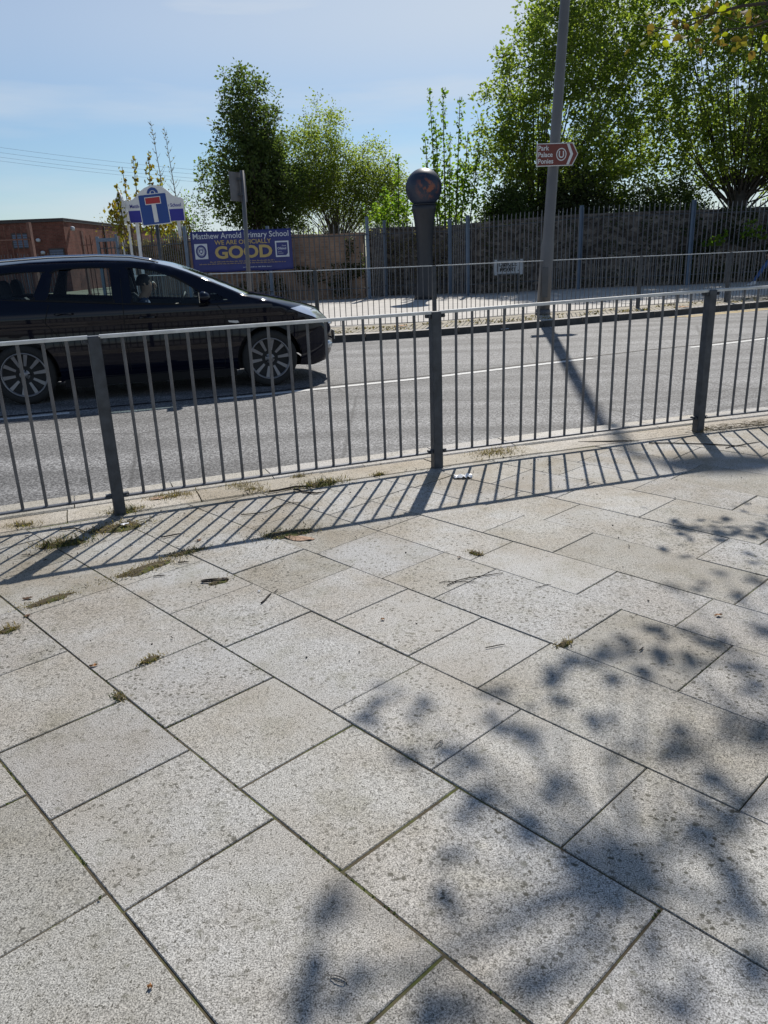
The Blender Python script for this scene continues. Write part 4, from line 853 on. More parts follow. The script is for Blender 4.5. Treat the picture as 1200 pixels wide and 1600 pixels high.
    b.tube([p for p, r in pr], [r for p, r in pr], 18); b.v = [(x, c.y+(y-c.y)*1.35, c.z+(z-c.z)*.85) for x, y, z in b.v]; mo = b.build('mirror', M['paint'], car, True)
    b = MB(); b.tube([(2.02, sgn*.86, .985), (2.01, sgn*.92, 1.0)], [.028, .022], 8); b.build('stalk', M['trim'], mo)
    b = MB(); b.box(1.938, 1.943, c.y-.095, c.y+.095, 1.0, 1.11); b.build('mirror_glass', M['chrome'], mo)
    # headlight wraps the corner, follows the bodywork just outside it
    b = MB(); rows = []
    for ii in (4.7, 5.3, 6.0, 6.6, 7.3, 7.9):
        row = []; i0 = int(ii); fr = ii-i0
        for k in range(8):
            t = sgn*(1.0-.46*k/7*(1-.35*max(0, ii-6)/2)); p = Vector(xsec(i0, t)).lerp(Vector(xsec(i0+1, t)), fr); nn_ = Vector((.6, sgn*.45, .5)).normalized()*.006; row.append(p+nn_)
        rows.append(row)
    vv = [p for r_ in rows for p in r_]; b.add(vv, [(j*8+i, j*8+i+1, (j+1)*8+i+1, (j+1)*8+i) for j in range(5) for i in range(7)])
    b.build('headlight', M['lens'], car, True)
    # fog lamp
    b = MB(); b.tube([(3.39, sgn*.60, .42), (3.47, sgn*.57, .42)], [.055, .045], 14); b.build('fog_light', M['lens'], car, True)
    # roof rail
    b = MB(); P = [(-.62, 1.425), (-.5, 1.465), (-.1, 1.51), (.4, 1.535), (.9, 1.535), (1.25, 1.515), (1.45, 1.475), (1.55, 1.44)]
    b.tube([(x, sgn*(halfw(x, 1.46)-.03), z) for x, z in P], [.010]+[.016]*6+[.010], 8); b.build('roof_rail', M['chrome'], car, True)
# wheels
def wheel(x, y, sgn):
    w = empty('wheel'); w.parent = car; w.location = (x, y, .325)
    def rot(b): b.v = [(v[0], -v[2]*-sgn*-1 if False else v[2]*sgn, v[1]) for v in b.v]; return b
    t = MB(); t.lathe([(.225, -.10), (.29, -.105), (.318, -.085), (.325, -.05), (.325, .05), (.318, .085), (.29, .105), (.238, .10), (.225, .07)], 40); rot(t).build('tyre', M['tyre'], w, True)
    t = MB(); ring_p = [(.232, .085), (.240, .095), (.240, .101), (.232, .104), (.224, .095), (.216, .05), (.210, -.08), (.205, -.08)]
    n = 40; vs_ = [(r*math.cos(2*math.pi*k/n), r*math.sin(2*math.pi*k/n), z) for r, z in ring_p for k in range(n)]; t.add(vs_, [(i*n+k, i*n+(k+1) % n, (i+1)*n+(k+1) % n, (i+1)*n+k) for i in range(len(ring_p)-1) for k in range(n)])
    rim = rot(t).build('rim', M['alloy'], w, True)
    for k in range(10):
        a = 2*math.pi*k/10+.12; s = MB(); r0, r1 = .05, .228; w0, w1 = .010, .021
        P = [(r0, -w0, .065), (r0, w0, .065), (r1, w1, .085), (r1, -w1, .085)]; P2 = [(x_, y_, z_-.03) for x_, y_, z_ in P]
        R_ = Matrix.Rotation(a, 4, 'Z'); s.add([R_ @ Vector(p) for p in P+P2], [(0, 3, 2, 1), (4, 5, 6, 7), (0, 1, 5, 4), (1, 2, 6, 5), (2, 3, 7, 6), (3, 0, 4, 7)]); rot(s).build('spoke', M['alloy'], w)
    s = MB(); s.lathe([(.062, .04), (.062, .066), (.055, .070), (.032, .071), (.030, .080), (.01, .082)], 24); rot(s).build('hub_cap', M['alloy'], w, True)
    s = MB()
    for k in range(5): a = 2*math.pi*k/5; s.lathe([(.009, .068), (.009, .082), (.002, .083)], 8, (.047*math.cos(a), .047*math.sin(a)))
    rot(s).build('wheel_bolts', M['trim'], w)
    s = MB(); s.lathe([(.15, -.01), (.15, .012), (.08, .014), (.08, .03)], 30); rot(s).build('brake_disc', M['disc'], w, True)
    s = MB(); s.lathe([(.203, -.095), (.203, -.02), (.02, -.018)], 30); rot(s).build('wheel_back', M['trim'], w)
for x in (0, WB_):
    for sgn in (-1, 1): wheel(x, sgn*(.785), sgn)
    for sgn in (-1, 1):
        b = MB(); n = 16; P = [(x+(ARCH_R+.012)*math.cos(math.pi*k/n), .33+(ARCH_R+.012)*math.sin(math.pi*k/n)) for k in range(n+1)]
        b.v = [(px, sgn*yy, pz) for yy in (.865, .52) for px, pz in P]; b.f = [(k, k+1, n+2+k, n+1+k) for k in range(n)]; b.mi = [0]*n; b.add([(px, sgn*.52, pz) for px, pz in P], [tuple(range(n+1))]); b.build('wheel_arch_liner', M['trim'], car)
# grille, plates, tail lights, lower trim
b = MB()
for z in (.30, .345, .39): b.tube([(3.44, -.45, z), (3.53, -.2, z), (3.565, 0, z), (3.53, .2, z), (3.44, .45, z)], .012, 6)
b.build('lower_grille', M['trim'], car)
b = MB(); b.tube([(3.48, -.42, .655), (3.56, -.2, .64), (3.585, 0, .635), (3.56, .2, .64), (3.48, .42, .655)], .018, 8); b.build('grille_bar', M['chrome'], car, True)
b = MB(); b.box(3.585, 3.592, -.26, .26, .44, .55); b.build('number_plate', M['plate'], car)
for sgn in (-1, 1):
    b = MB(); b.box(-1.085, -.9, sgn*.86-.02, sgn*.86+.02, .85, 1.1) ; b.build('tail_light', M['signred'], car)
b = MB(); b.tube([(1.52, 0, 1.545), (-.45, 0, 1.545)], .001, 3); 
b = MB(); b.tube([(-.62, 0, 1.46), (-.70, 0, 1.56)], [.02, .008], 8); b.build('aerial', M['trim'], car)
# interior
def seat(x, y, nm='seat', w=.26):
    s = empty(nm); s.parent = car; s.location = (x, y, 0)
    b = MB(); b.bbox(-.25, .27, -w, w, .30, .56, .05); b.build('cushion', M['seat'], s)
    m_ = Matrix.Translation((-.22, 0, .50)) @ Matrix.Rotation(R(-11), 4, 'Y'); b = MB(); k = MB(); k.bbox(-.06, .07, -w*.95, w*.95, 0, .60, .05); b.add([m_ @ Vector(v) for v in k.v], k.f); b.build('backrest', M['seat'], s)
    b = MB(); k = MB(); k.bbox(-.04, .06, -.13, .13, .64, .82, .04); b.add([m_ @ Vector(v) for v in k.v], k.f); b.build('headrest', M['seat'], s)
seat(1.50, -.38); seat(1.50, .38); seat(.22, -.38, 'rear_seat', .3); seat(.22, .38, 'rear_seat', .3)
b = MB(); b.box(2.05, 2.5, -.72, .72, .55, .93); b.box(2.1, 2.4, -.60, -.2, .93, .98); b.box(-.9, 3.0, -.75, .75, .215, .26); b.box(2.3, 2.5, -.75, .75, .25, .95); b.build('dashboard', M['seat'], car)
b = MB(); n = 24; ctr = Vector((1.72, -.38, .93)); ax_ = Vector((-.88, 0, .47)); e1 = Vector((0, 1, 0)); e2 = ax_.cross(e1).normalized()
b.tube([ctr+(e1*math.cos(2*math.pi*k/n)+e2*math.sin(2*math.pi*k/n))*.185 for k in range(n+1)], .016, 8); b.tube([ctr-e1*.17, ctr+Vector((.03, 0, -.01)), ctr+e1*.17], .018, 6); b.tube([ctr, ctr+Vector((.25, 0, -.13))], .03, 8); b.build('steering_wheel', M['trim'], car, True)
for sgn in (-1, 1):
    b = MB(); b.add([(-.72, sgn*.80, .6), (2.2, sgn*.80, .6), (2.2, sgn*.80, .955), (1.2, sgn*.80, 1.0), (-.72, sgn*.80, 1.13)], [(0, 1, 2, 3, 4)]); b.build('door_card', M['seat'], car)

# driver, seated
dv = empty('person', car.location, car.rotation_euler.z, 'driver in a blue shirt sitting inside the navy estate car', 'person')
J = {'pelvis': ((1.40, -.38, .62), (.15, .13)), 'waist': ((1.36, -.38, .74), (.14, .11)), 'chest': ((1.32, -.38, .92), (.165, .115)), 'neck0': ((1.32, -.38, 1.03), (.07, .06)), 'neck': ((1.34, -.38, 1.08), .052), 'chin': ((1.39, -.38, 1.13), .062), 'head': ((1.375, -.38, 1.205), (.078, .092)), 'crown': ((1.36, -.38, 1.28), .066)}
Bn = [('pelvis', 'waist'), ('waist', 'chest'), ('chest', 'neck0'), ('neck0', 'neck'), ('neck', 'chin'), ('chin', 'head'), ('head', 'crown')]
for s, nm in ((-1, 'l'), (1, 'r')):
    J[nm+'hip'] = ((1.44, -.38+.10*s, .62), .09); J[nm+'knee'] = ((1.84, -.38+.13*s, .68), .062); J[nm+'calf'] = ((1.97, -.38+.12*s, .52), .055); J[nm+'ankle'] = ((2.12, -.38+.11*s, .34), .04); J[nm+'toe'] = ((2.25, -.38+.11*s, .36), .035)
    J[nm+'sh'] = ((1.34, -.38+.18*s, .99), .058); J[nm+'elb'] = ((1.45, -.38+.23*s, .76), .043); J[nm+'wr'] = ((1.62, -.38+.18*s, .93), .028)
    Bn += [('pelvis', nm+'hip'), (nm+'hip', nm+'knee'), (nm+'knee', nm+'calf'), (nm+'calf', nm+'ankle'), (nm+'ankle', nm+'toe'), ('chest', nm+'sh'), (nm+'sh', nm+'elb'), (nm+'elb', nm+'wr')]
    fingers(J, Bn, nm+'wr', s, (1, 0, .25), (0, -s*.3, 1), .8)
skin_body('body', J, Bn, [M['skin'], M['jeans'], M['shirt']], lambda c: 0 if (c.z > 1.06 or (c.x > 1.60 and c.z > .88)) else (1 if (c.z < .66 or c.x > 1.66 and c.z < .8) else 2), dv)
face(dv, (1.375, -.38, 1.205), (1, 0, -.05), M['skin']); hairm(dv, (1.37, -.38, 1.215), (1, 0, 0))

# ------------------------------------------------------------ vegetation
def leaf_arrays(C, size, rs, droop=0.0, asp=.62, up=None):
    n = len(C); d = rs.normal(size=(n, 3)); d[:, 2] = d[:, 2]*.6-droop; d /= np.linalg.norm(d, axis=1, keepdims=True)
    o = rs.normal(size=(n, 3)); s = np.cross(d, o); s /= np.linalg.norm(s, axis=1, keepdims=True); nn = np.cross(d, s)
    L = (size*rs.uniform(.6, 1.25, n))[:, None]
    fold = nn*L*rs.uniform(-.14, .14, n)[:, None]
    v = np.stack([C-d*L*.5, C+s*L*asp*.5+fold-d*L*.05, C+d*L*.5, C-s*L*asp*.5+fold-d*L*.05], 1)
    return v.reshape(-1, 3)
def leaf_mesh(name, C, size, mat, parent, seed, origin=(0, 0, 0), droop=0., asp=.62):
    rs = np.random.RandomState(seed); v = leaf_arrays(np.asarray(C)-np.asarray(origin), size, rs, droop, asp); n = len(v)//4
    me = bpy.data.meshes.new(name); me.vertices.add(4*n); me.vertices.foreach_set('co', v.ravel()); me.loops.add(4*n); me.loops.foreach_set('vertex_index', np.arange(4*n, dtype=np.int32))
    me.polygons.add(n); me.polygons.foreach_set('loop_start', np.arange(0, 4*n, 4, dtype=np.int32)); me.polygons.foreach_set('loop_total', np.full(n, 4, dtype=np.int32)); me.update(); me.validate()
    return link_mesh(name, me, mat, parent)
def curve_pts(a, b, c, n):
    a, b, c = Vector(a), Vector(b), Vector(c); return [a*(1-t)**2+b*2*t*(1-t)+c*t*t for t in [i/n for i in range(n+1)]]
def tree(name, label, cat, base, ells, ncl, lpc, cr, ls, mat, seed, bark='bark', trunk_r=.16, trunk_h=1.5, nlimb=40, group=None, shell=.35, gap=.42, gs=.55, fan=.6, stems=1, droop=.0, asp=.62, limb_r=.035, flat=1.0):
    r = random.Random(seed); rs = np.random.RandomState(seed); O = Vector(base)
    o = empty(name, base, 0, label, cat, group); cl = []
    vol = [e[3]*e[4]*e[5] for e in ells]; tot = sum(vol); tries = 0
    while len(cl) < ncl and tries < ncl*12:
        tries += 1; q = r.random()*tot; k = 0
        while q > vol[k]: q -= vol[k]; k += 1
        e = ells[k]; u = Vector((r.gauss(0, 1), r.gauss(0, 1), r.gauss(0, 1))).normalized()*(shell+(1-shell)*r.random()**.6)
        wob_ = 1+.22*noise.noise(Vector((u.x*2.1, u.y*2.1, u.z*2.1))+Vector((seed, 0, 0)))+.10*noise.noise(u*6+Vector((seed, 3, 0)))
        p = Vector((e[0]+u.x*e[3]*wob_, e[1]+u.y*e[4]*wob_, e[2]+u.z*e[5]*wob_))
        if noise.noise(p*gs+Vector((seed, seed, 0)))*.5+.5 < gap: continue
        cl.append(p)
    cl = np.array([tuple(p) for p in cl])
    pts = np.repeat(cl, lpc, 0)+rs.normal(size=(len(cl)*lpc, 3))*np.array([cr, cr, cr*flat])
    tr = MB(); top = O+Vector((r.uniform(-.1, .1), 0, trunk_h))
    bases = []
    for s in range(stems):
        off = Vector((r.uniform(-.25, .25), r.uniform(-.15, .15), 0)) if stems > 1 else Vector((0, 0, 0))
        tp = top-O+off*1.8; tr.tube([off-Vector((0, 0, .1)), off*1.2+Vector((0, 0, trunk_h*.5)), tp], [trunk_r*1.25, trunk_r, trunk_r*.85], 10); bases.append(tp)
    idx = list(range(len(cl))); r.shuffle(idx)
    for k in idx[:nlimb]:
        c = Vector(cl[k])-O; b0 = r.choice(bases); st = b0-Vector((0, 0, r.random()*trunk_h*.35)); d = c-st
        mid = st+Vector((d.x*(1-fan)*.9, d.y*(1-fan)*.9, d.z*fan))
        n = 6; P = curve_pts(st, mid, c, n); P = [p+Vector((r.uniform(-.05, .05), r.uniform(-.05, .05), r.uniform(-.05, .05)))*(i/n) for i, p in enumerate(P)]
        R0 = limb_r*r.uniform(.7, 1.5)*(1+trunk_r); tr.tube(P, [R0*(1-.85*i/n)+.004 for i in range(n+1)], 5)
        for q in range(2):
            i = r.randint(2, 5); e = P[i]+Vector((r.gauss(0, .4), r.gauss(0, .4), r.uniform(.1, .7))); tr.tube([P[i], (P[i]+e)/2+Vector((0, 0, .05)), e], [R0*.35, R0*.22, .004], 4)
    # twigs through the clusters
    tw = []
    for k in idx[nlimb:nlimb+len(cl)//3]:
        c = Vector(cl[k])-O; d = Vector((r.gauss(0, .3), r.gauss(0, .3), r.uniform(.2, .5)))*max(.5, cr*2); tr.tube([c-d, c, c+d*.7], [.010, .007, .003], 3, cap=False)
    tr.build('trunk', M[bark], o, True)
    leaf_mesh('crown', pts, ls, mat, o, seed, base, droop, asp)
    return o
tree('tree', 'dark egg shaped tree, tallest of those behind the banner', 'tree', (-4.45, 32, 0), [(-4.6, 32, 4.2, 1.95, 1.8, 2.3), (-4.5, 32, 6.3, 1.25, 1.2, 1.75), (-3.6, 32, 4.0, 1.2, 1.2, 2.2), (-4.45, 32, 7.6, .5, .5, .75)], 1300, 24, .12, .125, M['leaf_dark'], 11, trunk_r=.17, nlimb=70, shell=.15, gap=.30, fan=.7, limb_r=.022)
tree('tree', 'airy light green tree with twiggy edges right of the dark one', 'tree', (-1.4, 34, 0), [(-1.9, 34, 4.5, 1.5, 1.4, 2.6), (-.2, 34, 3.9, 1.35, 1.2, 2.0), (-2.9, 34, 4.2, 1.1, 1.1, 2.2), (.9, 34, 3.5, .8, .8, 1.5)], 1700, 20, .15, .10, M['leaf_airy'], 12, bark='bark_light', trunk_r=.10, nlimb=90, shell=.15, gap=.33, fan=.65, stems=4, limb_r=.015)
tree('tree', 'big round tree behind the brown sign and lamp column', 'tree', (6.1, 30.5, 0), [(7.5, 30.5, 5.9, 3.5, 2.4, 4.0), (5.2, 30.5, 4.6, 1.7, 1.0, 2.1), (7.8, 30.5, 9.0, 2.7, 2.0, 2.0), (9.0, 30.3, 4.2, 1.8, 1.2, 1.5)], 2100, 20, .14, .145, M['leaf_mid'], 13, trunk_r=.20, trunk_h=2.0, nlimb=100, shell=.4, gap=.445, gs=1.3, fan=.5, stems=3, limb_r=.018)
tree('tree', 'wide dark trunked tree at the right edge beyond the fence', 'tree', (13.0, 29.3, 0), [(13.2, 29.3, 6.7, 3.7, 2.4, 3.9), (15.5, 29.5, 6.5, 3, 2.2, 4), (12.6, 29.3, 9.6, 3.2, 2.0, 2.2), (11.2, 29.2, 4.9, 1.7, 1.2, 1.6), (14.5, 29.0, 4.4, 1.8, 1.2, 1.4)], 2800, 20, .14, .145, M['leaf_mid'], 14, trunk_r=.33, trunk_h=3.0, nlimb=80, shell=.4, gap=.455, gs=1.3, fan=.35, limb_r=.022)
for k, (x, y, rx, h, m_, s_) in enumerate(((4.9, 29.6, 1.0, 3.3, 'leaf_dark', 'leftmost of three dark bushes above the stone wall'), (7.3, 29.4, 1.5, 3.55, 'leaf_ivy', 'middle of three dark bushes above the stone wall'), (10.3, 29.2, 1.9, 3.35, 'leaf_dark', 'rightmost of three dark bushes above the stone wall'))):
    tree('bush', s_, 'bush', (x, y, 0), [(x, y, h*.62, rx, .9, h*.45)], 650, 26, .16, .11, M[m_], 31+k, trunk_r=.05, trunk_h=.8, nlimb=25, group='bushes above the stone wall', shell=.2, gap=.25, stems=3, limb_r=.02)
# maple saplings: upright shoots with leaf whorls
def shoots(name, label, base, stems, ls, mat, seed, bark='bark', cat='sapling', dens=1.0, droop=.5, group=None, bush=None, asp=.75):
    r = random.Random(seed); o = empty(name, base, 0, label, cat, group); O = Vector(base); tr = MB(); pts = []
    for (x, y, h, z0) in stems:
        top = Vector((x, y, h)); b0 = Vector((O.x+(x-O.x)*.35, y, -.1)); P = curve_pts(b0, Vector((O.x+(x-O.x)*.7, y, h*.4)), top, 10)
        tr.tube([p-O for p in P], [.035*(1-.85*i/10)+.004 for i in range(11)], 5)
        z = z0
        while z < h:
            t = z/h; i = min(9, int(t*10)); p = P[i].lerp(P[i+1], t*10-i) if i < 9 else P[9].lerp(P[10], min(1, t*10-9))
            L = (.10+.42*(1-t))*r.uniform(.6, 1.2)
            for q in range(r.choice((1, 2, 2))):
                a = r.uniform(0, 6.28); e = p+Vector((math.cos(a)*L, math.sin(a)*L, L*.5)); tr.tube([p-O, e-O], [.008, .003], 3, cap=False)
                for w in range(int(7*dens)): tt = r.random(); pts.append(tuple(p.lerp(e, tt)+Vector((r.gauss(0, .05), r.gauss(0, .05), r.gauss(0, .05)))))
            for w in range(int(3*dens)): pts.append(tuple(p+Vector((r.gauss(0, .06), r.gauss(0, .06), r.gauss(0, .05)))))
            z += .16
    if bush:
        for (cx, cy, cz, rx, ry, rz, n) in bush:
            for _ in range(n):
                u = Vector((r.gauss(0, 1), r.gauss(0, 1), r.gauss(0, 1))).normalized()*r.random()**.4; c = Vector((cx+u.x*rx, cy+u.y*ry, cz+u.z*rz))
                for w in range(9): pts.append(tuple(c+Vector((r.gauss(0, .13), r.gauss(0, .13), r.gauss(0, .09)))))
    tr.build('stem', M[bark], o, True); leaf_mesh('foliage', pts, ls, mat, o, seed, base, droop, asp); return o
Ym = 28.6
shoots('sapling', 'tall upright maple shoots right behind the ball sculpture', (2.6, Ym, 0), [(1.85, Ym, 5.1, 2.2), (2.05, Ym+.1, 6.45, 2.4), (2.48, Ym, 6.5, 2.4), (3.05, Ym, 6.2, 2.4), (3.35, Ym+.3, 5.2, 2.2), (3.7, Ym, 4.9, 2.2), (2.75, Ym+.4, 5.2, 2.2), (2.25, Ym+.3, 5.6, 2.4)], .125, M['leaf_bright'], 41, dens=.85, bush=[(3.1, Ym+.2, 3.3, 1.2, .6, 1.1, 120)])
shoots('sapling', 'low bright maple shoots left of the ball sculpture', (.75, Ym, 0), [(.45, Ym, 3.5, 2.0), (.95, Ym, 4.5, 2.0), (1.25, Ym, 3.4, 2.0), (.1, Ym, 3.0, 2.0)], .125, M['leaf_bright'], 42, dens=1.0, bush=[(.5, Ym, 2.7, .9, .5, .6, 60)])
shoots('sapling', 'young maple with yellow and bronze leaves beside the school board', (-8.0, 27.6, 0), [(-8.41, 27.6, 3.8, 2.3), (-8.15, 27.6, 4.35, 2.6), (-7.75, 27.6, 4.6, 2.6), (-7.22, 27.6, 4.8, 2.6), (-6.95, 27.7, 4.1, 2.3), (-8.5, 27.5, 3.3, 2.0)], .14, M['leaf_yellow'], 43, dens=.55, droop=1.5, bush=[(-7.0, 27.9, 2.5, .9, .3, .4, 30), (-8.25, 26.7, 2.7, .3, .15, .6, 14)])
for k, (x, h, nm) in enumerate(((-7.45, 6.1, 'taller bare twiggy sapling behind the school board'), (-6.9, 5.9, 'bare twiggy sapling nearest the dark tree'))):
    r = random.Random(50+k); o = empty('bare_sapling', (x, 30.3, 0), 0, nm, 'sapling'); b = MB(); P = [(0.9*0-.0, 0, 0), (-.05-.15*k, 0, h*.5), (-.28-.1*k, 0, h)]; b.tube([Vector(p) for p in curve_pts(*P, 8)], [.035*(1-i/8)+.005 for i in range(9)], 5); pts = []
    for q in range(46):
        t = r.uniform(.35, 1); c = Vector(curve_pts(*P, 40)[int(t*40)]); s = r.choice((-1, 1)); L = (1.15-t)*r.uniform(.3, .9); e = c+Vector((s*L*.6, r.uniform(-.2, .2), L*.9)); b.tube([c, c.lerp(e, .5)+Vector((0, 0, -.03)), e], [.009, .006, .003], 3, cap=False)
        for w in range(2): pts.append(tuple(c.lerp(e, r.random())+Vector((x, 30.3, 0))))
    b.build('stem', M['bark_light'], o, True); leaf_mesh('foliage', pts, .07, M['leaf_bronze'], o, 60+k, (x, 30.3, 0))
tree('bush', 'pale leafy brush left of the dark tree, behind the school board', 'bush', (-6.9, 31, 0), [(-6.9, 31, 2.9, .9, .6, 1.0), (-7.8, 31, 2.6, .8, .5, .6)], 120, 12, .16, .09, M['leaf_bright'], 47, bark='bark_light', trunk_r=.04, trunk_h=1, nlimb=30, shell=.1, gap=.3, stems=3, limb_r=.012)
tree('bush', 'thin brush growing beyond the brick school roof end', 'bush', (-15.2, 50, 0), [(-15.2, 50, 3.7, 1.6, .6, .7)], 40, 10, .2, .12, M['leaf_bronze'], 48, bark='bark_light', trunk_r=.04, trunk_h=1, nlimb=20, shell=.1, gap=.3, stems=3, limb_r=.012)
# climbers and growth on the walls
def growth(name, label, boxes, n, ls, mat, seed, cat='climber', kind=None):
    rs = np.random.RandomState(seed); pts = []
    for (xa, ya, xb, yb, z0, z1, w) in boxes:
        m_ = int(n*w); t = rs.rand(m_); c = np.stack([xa+(xb-xa)*t, ya+(yb-ya)*t-rs.rand(m_)*.18, z0+(z1-z0)*rs.rand(m_)], 1)
        k = np.array([noise.noise(Vector(p)*1.6+Vector((seed, 0, 0)))+.35*noise.noise(Vector(p)*5) for p in c]); pts.append(c[k > -.02])
    pts = np.concatenate(pts); O = (boxes[0][0], boxes[0][1], 0); o = leaf_mesh(name, pts, ls, mat, None, seed, O); o.location = O
    return tag(o, label, cat, kind=kind)
growth('wall_climber', 'dry greyish climber covering the wall below the school board', [(-9.55, 30.15, -6.1, 26.1, 1.0, 2.1, 1)], 5000, .10, M['leaf_tan'], 71)
growth('wall_climber', 'olive weeds climbing the foot of the banner wall', [(-5.4, 25.85, -.4, 25.8, .1, 1.1, 1), (-.9, 25.85, -.3, 25.8, .3, 2.0, .25)], 4200, .085, M['leaf_ivy'], 72)
growth('wall_climber', 'sparse flowering climber in the recessed bay by the sculpture', [(-.2, 26.95, 2.9, 26.8, .5, 2.1, 1)], 2600, .075, M['leaf_tan'], 73)
growth('wall_climber', 'dense dark ivy on the right hand stone wall', [(10.1, 26.85, 16, 27.3, .1, 2.4, 1)], 7500, .12, M['leaf_ivy'], 74)
growth('wall_climber', 'thin ivy strands on the stone wall beneath the round tree', [(3.4, 25.75, 6.8, 27.0, .1, 2.2, .4), (6.8, 27.0, 10.2, 26.85, .1, 2.2, .6)], 3600, .075, M['leaf_ivy'], 75)
growth('wall_climber', 'bright green shoots poking out of the ivy at far right', [(11.25, 26.2, 12.7, 26.3, 1.35, 1.95, .7), (10.45, 26.2, 11.3, 26.2, 1.2, 1.5, .3)], 420, .14, M['leaf_bright'], 76)
growth('verge_weeds', 'dry straw weeds along the far kerb', [(x_, far_y(x_)+.5, x_+3, far_y(x_+3)+.5, .0, .04, .1) for x_ in range(-6, 12, 3)]+[(x_, far_y(x_)+1.1, x_+3, far_y(x_+3)+1.1, .0, .03, .07) for x_ in range(-6, 12, 3)], 2600, .05, M['straw'], 77, 'weeds', 'stuff')

# ------------------------------------------------------------ near tree, crown overhead right; its branch hangs into view
nt = empty('pavement_tree', (5.2, 4.5, 0), 0, 'street tree whose leafy branch hangs in at the top right corner', 'tree')
O = Vector((5.2, 4.5, 0)); r = random.Random(77); b = MB(); CLs = []
b.tube([Vector((0, 0, -.1)), Vector((.02, .02, 1.2)), Vector((-.05, .1, 2.6)), Vector((-.2, .3, 4.0)), Vector((-.5, .7, 6.2)), Vector((-.7, 1.0, 8.2))], [.17, .14, .125, .11, .07, .03], 14)
# ground points the crown shades (metres); every clump hangs on the sun ray through one of them
SHD = [(-0.13, 1.30, 0.055), (-0.16, 1.14, 0.031), (-0.08, 1.09, 0.036), (-0.22, 1.07, 0.026), (-0.17, 1.04, 0.023), (-0.00, 2.13, 0.045), (0.08, 2.02, 0.050), (-0.08, 1.99, 0.042), (0.15, 1.82, 0.035), (0.04, 1.80, 0.032), (0.21, 1.77, 0.042), (0.24, 1.63, 0.036), (0.35, 1.93, 0.052), (0.38, 1.87, 0.043), (0.53, 2.18, 0.049), (0.63, 2.26, 0.050), (0.72, 2.32, 0.055), (0.83, 2.36, 0.052), (0.93, 2.30, 0.055), (1.00, 2.24, 0.049), (0.53, 2.06, 0.039), (0.34, 2.09, 0.039), (0.71, 2.14, 0.048), (0.82, 2.17, 0.044), (0.59, 1.93, 0.048), (0.66, 1.82, 0.042), (0.74, 1.76, 0.044), (0.81, 1.77, 0.037), (0.83, 1.66, 0.045), (0.85, 1.58, 0.044), (0.78, 1.59, 0.034), (0.81, 1.87, 0.039), (0.97, 1.89, 0.039), (1.01, 1.83, 0.038), (0.42, 1.64, 0.039), (0.32, 1.51, 0.036), (0.41, 1.42, 0.041), (0.44, 1.35, 0.036), (0.46, 1.28, 0.035), (0.20, 1.59, 0.045), (0.12, 1.43, 0.032), (0.09, 1.30, 0.027), (0.72, 1.46, 0.038), (0.71, 1.37, 0.042), (0.72, 1.28, 0.040), (0.74, 1.24, 0.034), (0.80, 1.48, 0.036), (0.48, 1.07, 0.035), (0.52, 1.05, 0.030), (0.67, 1.11, 0.031), (0.27, 1.11, 0.032), (0.35, 1.16, 0.030), (0.08, 1.07, 0.031), (0.03, 1.03, 0.028), (0.13, 1.03, 0.025), (1.13, 2.07, 0.050), (1.13, 2.21, 0.048), (1.12, 2.38, 0.047), (1.07, 2.48, 0.045), (0.95, 2.47, 0.040), (1.32, 2.44, 0.039), (1.28, 2.83, 0.035), (1.35, 2.70, 0.033), (1.15, 2.82, 0.035), (1.50, 2.87, 0.035), (1.45, 3.57, 0.030), (1.48, 3.49, 0.027), (1.56, 3.52, 0.030), (1.58, 3.39, 0.026), (1.68, 3.45, 0.029), (1.70, 3.32, 0.034), (1.79, 3.42, 0.029), (1.44, 3.35, 0.023), (1.72, 3.61, 0.024), (1.59, 3.17, 0.024), (1.32, 3.14, 0.024), (1.59, 3.04, 0.026), (1.38, 2.95, 0.026), (1.26, 3.22, 0.019)]
VIS = [(2.12, 6.0, 2.8), (2.15, 6.0, 2.76), (2.22, 6.0, 2.79), (1.91, 6.0, 2.78), (1.91, 6.0, 2.64), (1.98, 6.0, 2.68), (2.07, 6.0, 2.66), (1.98, 6.0, 2.59), (2.44, 6.0, 2.81), (2.54, 6.0, 2.8), (2.2, 6.0, 2.67), (2.42, 6.0, 2.66), (2.51, 6.0, 2.66), (2.6, 6.0, 2.61), (2.7, 6.0, 2.57), (2.72, 6.0, 2.74), (2.62, 6.0, 2.67), (2.48, 6.0, 2.74), (2.31, 6.0, 2.71), (2.71, 6.0, 2.64), (2.09, 6.0, 2.74), (2.34, 6.0, 2.81)]
CLs = []
for (x, y, q) in SHD:
    h = r.uniform(2.95, 3.1) if y > 2.95 else r.uniform(3.9, 5.0)
    CLs.append((Vector((x, y, 0))+SUN_DIR*(h/SUN_DIR.z), q, h))
pts = []; trunkpts = [Vector((-.05, .1, 2.6)), Vector((-.2, .3, 4.0)), Vector((-.5, .7, 6.2))]
hubs = [Vector((3.9, 5.4, 4.3)), Vector((3.0, 5.9, 4.6)), Vector((2.2, 6.3, 4.8)), Vector((1.5, 6.0, 4.9))]
b.tube([trunkpts[1]]+[p-O for p in hubs]+[Vector((.8, 5.8, 5.0))-O], [.05, .030, .020, .013, .008, .003], 8)
b.tube([trunkpts[1], Vector((3.9, 6.6, 5.6))-O, Vector((2.9, 7.6, 6.3))-O, Vector((1.9, 8.1, 6.6))-O], [.04, .022, .012, .005], 8)
